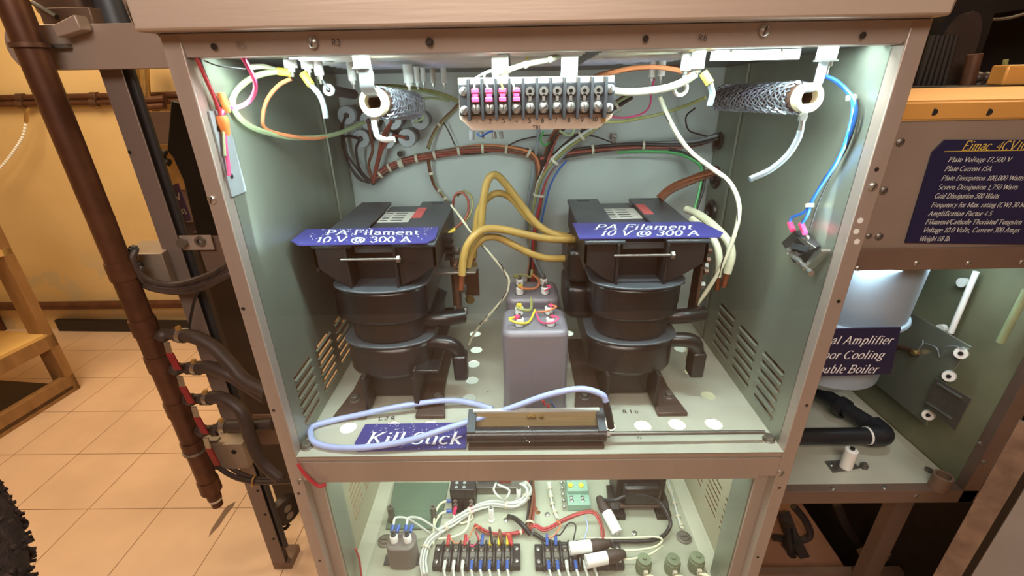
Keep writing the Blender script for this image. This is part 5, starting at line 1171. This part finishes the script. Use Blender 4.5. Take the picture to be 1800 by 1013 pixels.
# equipment seen between post and cabinet
t = thing('blower_housing','dark rounded blower housing behind the support post','blower',(-.75,1.1,.5))
p = PY(418,590,1.08); MB().lathe([(.06,0),(.14,0),(.14,.10),(.06,.10),(.06,0)],p+V(.03,0,0),(.3,1,0),32).build('scroll','frame_dark',t,bevel=.004)
MB().torus(p+V(.028,-.005,0),(.3,1,0),.125,.004,36).build('rim','brown_copper',t)
MB().box((p.x-.10,1.10,.0),(p.x+.13,1.18,p.z-.10)).build('stand','frame_dark',t)
t = thing('dark_cabinet','dark rounded metal unit standing behind the support post','cabinet',(-.8,.9,0))
MB().prism(q3((300,176,.72),(330,185,.72),(400,200,.72),(440,420,.72),(350,430,.72),(338,385,.72),(322,318,.72),(303,276,.72),(293,266,.72)),(0,.2,0)).build('body','black_iron',t,bevel=.003)
a = PY(400,420,.74); MB().box((a.x-.10,.74,0),(a.x+.10,.92,a.z+.02)).build('pedestal','frame_dark',t)
t = thing('valve_plate','brass plate with small valve on grey backing, seen between post and cabinet','valve',PY(285,290,.98))
a, b = PY(250,260,1.0), PY(318,196,1.0); MB().box((a.x-.02,1.0,a.z-.25),(b.x+.1,1.02,b.z)).build('backing','frame_brown_shaded',t)
a, b = PY(270,335,.98), PY(318,254,.98); MB().box((a.x,.985,a.z),(b.x,.995,b.z)).build('brass_plate','brass',t)
MB().tube(q3((280,266,.95),(292,270,.95)),.010,8).tube(q3((284,268,.95),(287,282,.95),(298,286,.95)),.012,8).build('valve','core_dark',t)
MB().cyl(PY(297,322,.984),PY(297,322,.98),.006,n=10).build('screw_hole','dark_hole',t)
MB().box((PY(285,300,1.0).x,1.02,0),(PY(285,300,1.0).x+.05,1.07,1.3)).build('stand','frame_dark',t)
sgn = thing('sign','small purple sign with reversed pale lettering behind the post','sign',PY(318,360,.60))
q4 = [PY(290,330,.60),PY(313,322,.60),PY(337,387,.60),PY(316,394,.60)]
MB().prism(q4,(0,.002,0)).build('board','sign_purple',sgn)
for s_, px, py in (('Var',322,352),('ng I',330,376)):
    lettering('lettering',s_,'white_ink',PY(px,py,.598),(-1,0,0),(0,0,1),.028,sgn,slant=.2,depth=.0)
# motor gear at top left above the rail
t = thing('motor_unit','grey-brown motor gearbox with tilted lid resting on the top rail','motor',(-.93,.55,1.66))
MB().box((PY(62,27,.56).x,.56,PY(62,27,.56).z),(PY(120,0,.56).x+.02,.66,1.9)).build('housing','frame_brown_shaded',t,bevel=.01)
MB().prism(q3((90,45,.43),(130,25,.43),(142,52,.43),(100,66,.43)),(0,.028,0)).build('lid','frame_metal',t,bevel=.002)
MB().box((PY(75,40,.54).x,.54,1.643),(PY(165,40,.54).x,.64,1.68)).build('bed','frame_brown_shaded',t,bevel=.002)
MB().cyl(V(PY(175,20,.56).x,.60,1.645),V(PY(172,20,.56).x,.60,1.85),.03,n=20).build('column','core_steel',t)
MB().cyl(V(PY(205,20,.56).x,.62,1.645),V(PY(205,20,.56).x,.62,1.85),.016,n=16).build('column','frame_dark',t)
MB().box((PY(180,5,.6).x,.62,1.685),(-.45,.9,1.95)).build('cover','frame_dark',t,bevel=.01)
MB().tube(q3((58,5,.54),(80,18,.53),(100,30,.52)),.005,8).build('lead','core_dark',t)
# pipes, skirting and bead chain on the yellow wall
for k, py in enumerate((177,188)):
    a = PY(-200,py-1,2.20); b = PY(180,py-1,2.20); b.z = a.z
    t = thing('wall_pipe',['upper brown conduit along the yellow wall','lower brown conduit along the yellow wall'][k],'pipe',a,'conduits on the yellow wall')
    MB().cyl(a, b+V(.9,0,0), .016, n=14).build('pipe','pipe_brown',t)
    for px in (40,170): 
        c_ = PY(px,py,2.20); c_.z = a.z; MB().tube([c_-V(.02,0,0),c_+V(.02,0,0)],.022,12,raw=True).build('joint','brown_copper',t)
a = PY(0,541,2.17); t = thing('floor_pipe','dark brown pipe along the foot of yellow wall','pipe',a); MB().cyl(V(-4.15,2.19,a.z),V(-.3,2.19,a.z),.028,n=14).build('pipe','pipe_brown',t)
for x in (-3.6,-1.6): MB().box((x,2.17,0),(x+.03,2.235,a.z)).build('pipe_foot','pipe_brown',t)
a = PZ(112,578,0); t = thing('skirting_duct','black skirting duct on floor under the brown pipe','duct',(-2,2.1,0)); MB().prism([V(a.x,2.20,0),V(-.9,2.10,0),V(-.9,2.10,.075),V(a.x,2.20,.085)],(0,.03,0)).build('body','core_dark',t,bevel=.003)
t = thing('bead_chain','pale bead chain with brass hook hanging from lower conduit','chain',PY(48,200,2.17))
P_ = smooth_path(q3((46,215,2.16),(40,240,2.15),(25,265,2.14),(5,290,2.13),(-20,315,2.12)),14); b = MB()
acc = 0; last = P_[0]
for p in P_:
    if (p-last).length >= .014 or p is P_[0]: b.sphere(p,.0085,8,6); last = p
o = b.build('beads','white_ceramic',t); 
MB().tube(q3((52,190,2.17),(47,200,2.16),(46,215,2.16)),.009,8).build('hook','brass',t)
t = thing('brass_fitting','tall pale brass pipe fitting against the yellow wall, seen past the post','pipe fitting',PY(250,150,2.1))
MB().cyl(PY(243,230,2.1),PY(236,90,2.1),.030,n=16).cyl(PY(258,200,2.1),PY(252,90,2.1),.022,n=14).cyl(PY(243,205,2.1),PY(243,205,2.1)+V(0,.14,0),.03,n=14).build('body','brass',t)
MB().cyl(PY(228,178,2.05),PY(290,174,2.05),.018,n=12).cyl(PY(228,190,2.05),PY(290,186,2.05),.018,n=12).build('cross_pipe','pipe_brown',t)
# wooden shelf at the far left
ws = thing('wooden_rack','low wooden rack with plywood shelf at far left of floor','rack',(-2.5,1.5,0))
p0 = PZ(142,682,0); up = V(0,0,1); lx = (PZ(0,772,0)-p0).normalized()
sd = V(-lx.y,lx.x,0); sd = sd if sd.x < 0 else -sd
MB().obox(p0, lx*.045, sd*.09, up*1.25).build('upright','wood',ws,bevel=.002)
MB().obox(p0, lx*1.2, sd*.04, up*.10).build('bottom_rail','wood',ws,bevel=.002)
MB().obox(p0+up*.28, lx*1.2, sd*.04, up*.07).build('shelf_rail','wood',ws,bevel=.002)
MB().obox(p0+up*.35+lx*.03, lx*1.15, sd*.5, up*.018).build('shelf_board','plywood',ws,bevel=.001)
MB().obox(p0+up*.02+lx*.03, lx*1.15, sd*.5, up*.02).build('bottom_board','frame_dark',ws)
MB().obox(p0+up*.80, lx*1.2, sd*.5, up*.03).build('top_board','plywood',ws)
t = thing('toolbox','dark box sitting on the plywood shelf of wooden rack','box',PZ(10,610,.37)); q = p0+up*.368+lx*.50+sd*.12
MB().obox(q+up*.001, lx*.28, sd*.16, up*.13).build('body','core_dark',t,bevel=.004); MB().obox(q+up*.13-sd*.004, lx*.28, sd*.168, up*.02).build('lid','core_dark',t,bevel=.003)
t = thing('wire_coil','small yellow coil of wire on the plywood shelf','coil',PZ(5,640,.37)); q = p0+up*.376+lx*.62+sd*.06
MB().torus(q,(0,0,1),.045,.008).torus(q+up*.011,(.1,0,1),.04,.007).build('coil','yellow_wire',t)
# sleeve of a bystander at the lower left edge
pe = thing('person','dark brown fuzzy sleeve of a person at bottom left corner','person',(-.69,-.12,1.0))
sl = q3((-215,780,-.16),(-158,850,-.18),(-118,910,-.20),(-84,965,-.22),(-68,1030,-.24),(-72,1120,-.26))
MB().tube(sl,[.045,.052,.055,.052,.050,.046],20).build('sleeve','fuzzy_brown',pe)
b = MB(); rnd = random.Random(3); P_ = smooth_path(sl,6)
for i in range(900):
    j = rnd.randrange(2,len(P_)-2); th = rnd.uniform(0,2*PI); u,w_,ax = frame_of(P_[j+1]-P_[j]); dr = u*math.cos(th)+w_*math.sin(th)
    s_ = P_[j].lerp(P_[j+1],rnd.random())+dr*.046; e = s_+dr*rnd.uniform(.005,.011)+ax*rnd.uniform(-.005,.005)
    b.tube([s_,e],.0022,4,raw=True)
o = b.build('fleece_tufts','fuzzy_brown',pe); o['kind'] = 'stuff'
# cracked floor flaps
t = thing('floor_flake','grey torn flake along a cracked tile joint on floor','floor damage',PZ(395,910,0))
MB().prism([PZ(*q,.0005) for q in ((414,882),(410,890),(398,905),(385,925),(367,944),(372,930),(384,912),(395,895),(400,890))],(0,0,.001)).build('flake','frame_brown_shaded',t)
# ---------------------------------------------------------------- neighbouring unit at the right
YR = .15
def R(px, py, y=YR): return PY(px, py, y)
nb = thing('boiler_cabinet','bare metal unit to the right with open lit bay housing the boiler','cabinet',(.75,.4,0))
zr0, zr1 = R(1600,475).z, R(1600,437).z; zp1 = R(1600,214).z; zb0, zb1 = R(1550,885).z, R(1550,864).z
xr = .885
MB().box((.405,YR,zr0),(1.35,YR+.03,zr1)).build('rail','frame_brown_shaded',nb,bevel=.001)
MB().box((.405,YR+.004,zr1),(1.35,YR+.008,zp1)).build('front_panel','panel_brown',nb)
MB().box((.405,YR,zb0),(.93,YR+.02,zb1)).build('sill','frame_brown_shaded',nb,bevel=.001)
MB().prism([V(xr,YR,zb0),V(.917,YR,zb0),V(.935,YR,zr1),V(.895,YR,zr1)],(0,.02,0)).build('post','frame_brown_shaded',nb,bevel=.001)
MB().box((.42,YR+.02,zb1-.003),(.884,.62,zb1)).build('bay_floor','shelf_metal',nb)
MB().prism([V(.886,YR+.02,zb1),V(.898,YR+.02,zr0),V(.868,.62,zr0),V(.868,.62,zb1)],(.002,0,0)).build('bay_side','bay_olive',nb)
MB().box((.405,.62,zb0),(.875,.623,zp1)).build('bay_back','bay_olive',nb)
MB().box((.403,YR+.02,zb0),(.405,.62,zp1)).build('bay_side','bay_olive',nb)
MB().box((.405,YR+.03,zr0+.01),(.898,.62,zr0+.012)).build('bay_ceiling','bay_olive',nb)
MB().obox(V(.862,YR+.03,zb1),(.02,0,0),(-.012,.4,0),(0,0,.003)).build('floor_flange','shelf_metal',nb)
# lit folded ledge above the panel
zl = R(1700,156,.25).z
lg = MB().box((.405,YR-.002,zp1+.003),(1.35,YR+.004,zp1+.0245)).box((.405,YR+.004,zp1+.022),(1.35,YR+.03,zp1+.0245)).build('ledge_lip','orange_lit_metal',nb,bevel=.001)
MB().prism([V(.405,YR+.03,zp1+.024),V(1.35,YR+.03,zp1+.024),V(1.35,YR+.10,zl),V(.405,YR+.10,zl)],(0,0,.002)).build('ledge_slope','orange_lit_metal',nb)
for px, py in ((1642,197),(1738,197)): MB().cyl(R(px,py,YR-.0022),R(px,py,YR-.003),.0045,n=10).build('screw_hole','dark_hole',nb)
for px, py, k in ((1582,250,0),(1553,335,0),(1527,415,1),(1545,416,0),(1611,463,2),(1702,463,2),(1796,461,2),(1508,472,2)):
    p = R(px,py,YR+(.004 if k < 2 else 0)); screw(p,(0,-1,0),.006 if k == 0 else .0045,nb,'bare_steel' if k == 2 else 'dull_steel')
for px,py in ((1464,860),(1554,858),(1611,871),(1729,813),(1722,780)):
    screw(PZ(px,py,zb1) if px < 1600 else R(px,py), (0,0,1) if px < 1600 else (0,-1,0), .005, nb, 'bare_steel')
# the upper lit box and dark machinery behind the ledge
t = thing('tuner_box','orange-lit box corner standing on ledge at right edge','box',R(1790,150,.26))
MB().box((R(1757,160,.27).x,.27,zl+.003),(1.4,.30,R(1780,114,.27).z)).build('body','orange_lit_metal',t,bevel=.003)
mc = thing('dark_machinery','dark machinery with arched opening above the ledge','machinery',(.8,.5,1.5))
bz = zl+.002
MB().box((.42,.62,bz),(1.9,.66,2.1)).build('back','black_iron',mc)
MB().box((.42,.26,bz-.002),(1.9,.62,bz)).build('tray','black_iron',mc)
arch = [(-.045,0),(-.045,.07)]+[(.045*math.cos(a_)-0,.07+.055*math.sin(a_)) for a_ in [PI*(1-i/12) for i in range(13)]]+[(.045,.07),(.045,0)]
o = R(1668,150,.40); MB().prism([V(o.x+x*.6,.40,bz+z*.95) for x,z in arch],(0,.02,0)).build('lit_plate','frame_dark',mc)
outer = [(x*1.0,z*1.15) for x,z in arch]; MB().prism([V(o.x+.012+x,.42,bz+z*1.15) for x,z in outer],(0,.03,0)).build('arch','black_iron',mc)
for i in range(6): MB().cyl(R(1612+i*9,150,.30),R(1640+i*8,62,.30),.005,n=8).build('rod','black_iron',mc)
MB().cyl(R(1700,150,.36),R(1714,95,.36),.011,n=12).build('insulator','brown_copper',mc)
for i in range(3):
    for j in range(2): MB().sphere(R(1718+i*14,150-j*13,.36),.010,10,8).build('knob','frame_dark',mc)
MB().tube(q3((1758,150,.36),(1756,135,.36),(1764,122,.36),(1768,105,.36)),.004,8).build('wire','olive_wire',mc)
MB().obox(R(1655,38,.45),(.5,0,.06),(0,.02,0),(0,0,.06)).build('beam','black_iron',mc)
MB().tube(q3((1660,32,.44),(1755,34,.44),(1800,25,.44)),.003,6).build('edge_strip','dull_steel',mc)
MB().box((.55,.5,R(1700,5,.5).z),(1.9,.6,R(1700,-40,.5).z)).build('top_tray','orange_lit_metal',mc)
# specification sign
def upright_sign(name, label, poly, Y, lines, m, hole=None):
    P = [PY(x,y,Y) for x,y in poly]; t = thing(name,label,'sign',sum(P,V(0,0,0))/len(P)); MB().prism(P,(0,.003,0)).build('board',m,t)
    for s_, wd, px0, px1, pb, pt, ink in lines: fitted(s_, wd, ink, PY(px0,pb,Y-.0002), PY(px1,pb,Y-.0002), PY(px0,pt,Y-.0002), t, slant=.24, thick=.10)
    return t
ls_ = [('Eimac  4CV100,000C','Eimac',1689,1738,264,248,'gold_ink')]
for s_, wd, px0, px1, py in (('Plate Voltage 17,500 V',0,1665,1775,284.5),('Plate Current 15A',0,1659,1741,300.5),('Plate Dissipation 100,000 Watts','Plate Dissipation',1653,1730,317),('Screen Dissipation 1,750 Watts','Screen Dissipation',1647,1731,333),('Grid Dissipation 500 Watts',0,1641,1754,348.5),
        ('Frequency for Max. rating (CW) 30 MHz','Frequency for Max.',1635,1720,364),('Amplification Factor 4.5',0,1630,1741,379.5),('Filament/Cathode Thoriated Tungsten',0,1625,1794,394),('Voltage 10.0 Volts, Current 300 Amps',0,1620,1790,408.5),('Weight 68 lb.',0,1614,1669,423.5)):
    ls_.append((s_,wd or s_,px0,px1,py,py-8.3,'white_wire'))
sp_ = upright_sign('sign','large navy specification sign with gold heading on front panel of right unit',[(1592,427),(1640,268),(1662,246),(1900,246),(1900,431)],YR+.0005,ls_,'sign_navy')
a = R(1660,267,YR); MB().box((a.x,YR-.0001,a.z),(R(1885,267).x,YR+.0004,a.z+.0008)).build('rule','gold_ink',sp_)
# boiler
bo = thing('boiler','grey-blue round boiler vessel with beaded rim in lit right bay','boiler',R(1500,560,.30))
c = R(1470,560,.30); zrim = R(1520,572,.22).z; rad = R(1592,490,.30).x-c.x
zbot = R(1500,672,.27).z
MB().lathe([(0,zbot-c.z-.0),(rad*.55,zbot-c.z),(rad*.86,zbot-c.z+.03),(rad*.92,zrim-c.z),(rad*.96,zrim-c.z),(rad,zr0-c.z+.006),(0,zr0-c.z+.006)],c,(0,0,1),40).build('vessel','boiler_grey',bo)
MB().torus(V(c.x,c.y,zrim),(0,0,1),rad*.965,.006,40).build('rim_bead','boiler_grey',bo)
MB().cyl(V(c.x-.02,c.y+.06,zb1+.0005),V(c.x-.02,c.y+.06,zbot+.01),.03,n=18).build('outlet','cream_ceramic',bo)
upright_sign('sign','navy sign about amplifier and cooling in white italics hung before grey-blue boiler',[(1408,580),(1584,576),(1566,658),(1372,664)],.172,
    [('Final Amplifier','Amplifier',1480,1566,604.5,591,'white_ink'),('Vapor Cooling','Cooling',1480,1551,630.5,617,'white_ink'),('Double Boiler','Boiler',1488,1540,655.5,642,'white_ink')],'sign_navy')
# black drain pipes
dp = thing('drain_pipe','black plastic drain pipe with elbow and white joint in the right bay','pipe',R(1480,770,.27))
e_ = R(1550,766,.27); zz = e_.z
MB().tube([V(.43,.27,zz),V(e_.x-.015,.27,zz)],.0185,16,raw=True).build('pipe','pvc_black',dp)
MB().tube([V(e_.x-.03,.27,zz),V(e_.x-.004,.27,zz),V(e_.x+.006,.28,zz),V(e_.x+.004,.305,zz)],.0235,16).build('elbow','pvc_black',dp)
far = V(e_.x-.09,.56,zz); MB().tube([V(e_.x+.002,.30,zz),far],.0185,16,raw=True).build('pipe','pvc_black',dp)
MB().lathe([(.0195,0),(.0205,0),(.0205,.005),(.0195,.005)],V(e_.x-.036,.27,zz),(1,0,0),18).build('joint_ring','white_ceramic',dp)
MB().lathe([(.0205,0),(.025,0),(.025,.02),(.0205,.02)],V(e_.x-.022,.36,zz),V(-.09,.26,0),18).build('coupling','pvc_black',dp)
MB().cyl(V(.60,.33,zb1),V(.60,.33,zz-.015),.006,n=8).build('support','dull_steel',dp)
# insulator on plate, bolt, stub on the bay floor
p = PZ(1486,822,zb1); t = thing('standoff_insulator','white ceramic insulator on square plate on the right bay floor','insulator',p)
MB().prism([PZ(*q,zb1) for q in ((1449,812),(1494,809),(1512,824),(1464,832))],(0,0,.002)).build('base_plate','dull_steel',t)
MB().lathe([(.0125,.002),(.0125,.05),(.009,.052),(0,.052)],p,(0,0,1),18).build('body','white_ceramic',t); MB().lathe([(.005,.052),(.005,.056),(0,.056)],p,(0,0,1),10).build('stud','core_dark',t)
for px,py in ((1461,818),(1491,818)): screw(PZ(px,py,zb1+.002),(0,0,1),.005,t,'bare_steel')
p = PZ(1518,822,zb1); t = thing('bolt','loose dark hex bolt on the right bay floor beside white insulator','bolt',p); MB().hexbolt(p,(0,0,1),.009,.006).cyl(p+V(0,0,.006),p+V(0,0,.012),.005,n=8).build('head','dull_steel',t)
p = PZ(1632,828,zb1); t = thing('bolt','small dark bolt head in the back corner of right bay','bolt',p); MB().hexbolt(p,(0,0,1),.008,.005).build('head','dull_steel',t)
p = PZ(1648,858,zb1); t = thing('pipe_stub','short rusty pipe stub standing in corner of right bay','pipe stub',p); MB().lathe([(.017,0),(.017,.035),(.013,.035),(.013,.02),(0,.02)],p,(0,0,1),20).build('stub','rust',t)
# slanted panel carrying round insulators
XS = .845
def SX(px, py, d=0): return PX(px, py, XS-d)
sl_ = thing('slanted_panel','slanted dull metal panel with white round insulators in right bay','panel',SX(1640,630))
Q = [SX(1556,548),SX(1585,541),SX(1707,610),SX(1640,700),SX(1628,748),SX(1520,660),SX(1500,610)]
MB().prism(Q,(.003,0,0)).build('sheet','panel_metal',sl_,bevel=.0005)
for px, py in ((1690,621),(1669,661),(1633,729)):
    p = SX(px,py); MB().lathe([(.0042,.010),(.0105,.010),(.0115,.004),(.0115,0),(0,0)],p,(-1,-.75,.35),20).build('insulator','white_ceramic',sl_); MB().cyl(p+V(-.004,-.003,.0015),p+V(-.0095,-.0071,.0034),.0036,n=10).build('stud','core_dark',sl_)
MB().prism([SX(1645,664,.014),SX(1707,702,.014),SX(1678,757,.014),SX(1624,712,.014)],(.002,0,0)).build('bracket_plate','dull_steel',sl_)
for (a_,b_) in (((1648,674),(1690,700)),((1628,707),(1672,736))): MB().tube([SX(*a_,.015),SX(*b_,.015)],.0022,6).build('bracket_fold','bare_steel',sl_)
MB().tube([SX(1578,610,.004),SX(1600,615,.004),SX(1614,622,.006)],.005,8).build('lug','brown_copper',sl_); MB().hexbolt(SX(1614,620,.002),(-1,0,0),.006,.012).build('stud','brass',sl_)
for q in (((1614,615,.010),(1622,604,.012),(1622,598,.004)),((1656,618,.004),(1665,610,.010),(1680,609,.010),(1695,614,.010)),((1628,604,.004),(1646,612,.008),(1651,628,.002))): MB().tube([SX(*x_) for x_ in q],.0013,6).build('lead','grey_wire',sl_)
def side(px,py,d): return PX(px,py,.872-d)
t = thing('rod','pale upright rod against side wall of the right bay','rod',side(1690,530,.01)); MB().cyl(side(1716,478,.010),side(1671,585,.010),.0055,n=10).build('shaft','white_ceramic',t)
t = thing('rod','pale greenish tube beside right post inside bay','rod',PX(1790,560,.86)); MB().cyl(PX(1806,510,.862),PX(1758,602,.862),.0065,n=10).build('shaft','sage_wire',t)
for k,(px,py) in enumerate(((1692,497),(1655,578))):
    p = side(px,py,.0); t = thing('round_insulator',['white round button on bay side wall, left of pale rod top','white round button on bay side wall at foot of pale rod'][k],'insulator',p,'white buttons on the bay wall'); MB().lathe([(0,-.004),(.0095,-.004),(.0095,.006),(0,.006)],p,(1,.1,0),16).build('button','white_ceramic',t)
# below the sill: rusty frame and boxes on the floor
un = thing('floor_frame','dark brown angle-iron frame with valves below the right bay','frame',(.7,.5,0))
zf = .30
MB().obox(V(.84,.22,zb0),(.04,0,0),(0,.03,0),(0,0,-zb0)).build('leg','frame_brown_shaded',un)
MB().box((.42,.25,zf),(1.0,.27,zf+.03)).build('front_bar','frame_brown_shaded',un)
MB().box((.42,.60,.42),(1.0,.62,.46)).build('back_bar','frame_dark',un)
MB().tube(q3((1470,886,.42),(1490,930,.40),(1535,990,.38)),.014,4).tube(q3((1375,900,.42),(1400,960,.36),(1440,1030,.32)),.02,4).build('brace','frame_dark',un)
MB().obox(R(1525,998,.30),(.09,0,.05),(0,.04,0),(-.01,0,.02)).build('angle_plate','frame_brown_shaded',un)
MB().tube(q3((1395,890,.40),(1415,915,.39),(1424,940,.38),(1405,950,.38),(1360,945,.38)),.010,8).build('tube','frame_dark',un)
MB().tube(q3((1385,925,.37),(1390,965,.35),(1395,1000,.34)),.012,8).hexbolt(R(1388,962,.36),(0,0,1),.02,.03).build('valve','core_dark',un)
t = thing('box','plain cardboard-brown box on the floor under right bay','box',(.75,.75,0)); MB().box((.45,.30,0),(.88,.95,.27)).build('carton','cardboard',t,bevel=.004)
# far right: door edge of another unit
d_ = thing('cabinet_door','grey open door with rusty edge at bottom right corner','door',(1.1,.1,0))
e0, e1 = R(1808,812,.0), R(1706,1040,.0)
dx = V(.25,-.30,0)
MB().obox(V((e0.x+e1.x)/2,.0,.2),dx,V(-.01,-.01,0)*.4,V(0,0,e0.z-.2)).build('leaf','door_grey',d_)
q_ = V((e0.x+e1.x)/2-.004,.008,.2); MB().obox(q_,V(-.020,.024,0),V(.01,.008,0),V(0,0,e0.z+.05-.2)).build('edge','rust',d_)
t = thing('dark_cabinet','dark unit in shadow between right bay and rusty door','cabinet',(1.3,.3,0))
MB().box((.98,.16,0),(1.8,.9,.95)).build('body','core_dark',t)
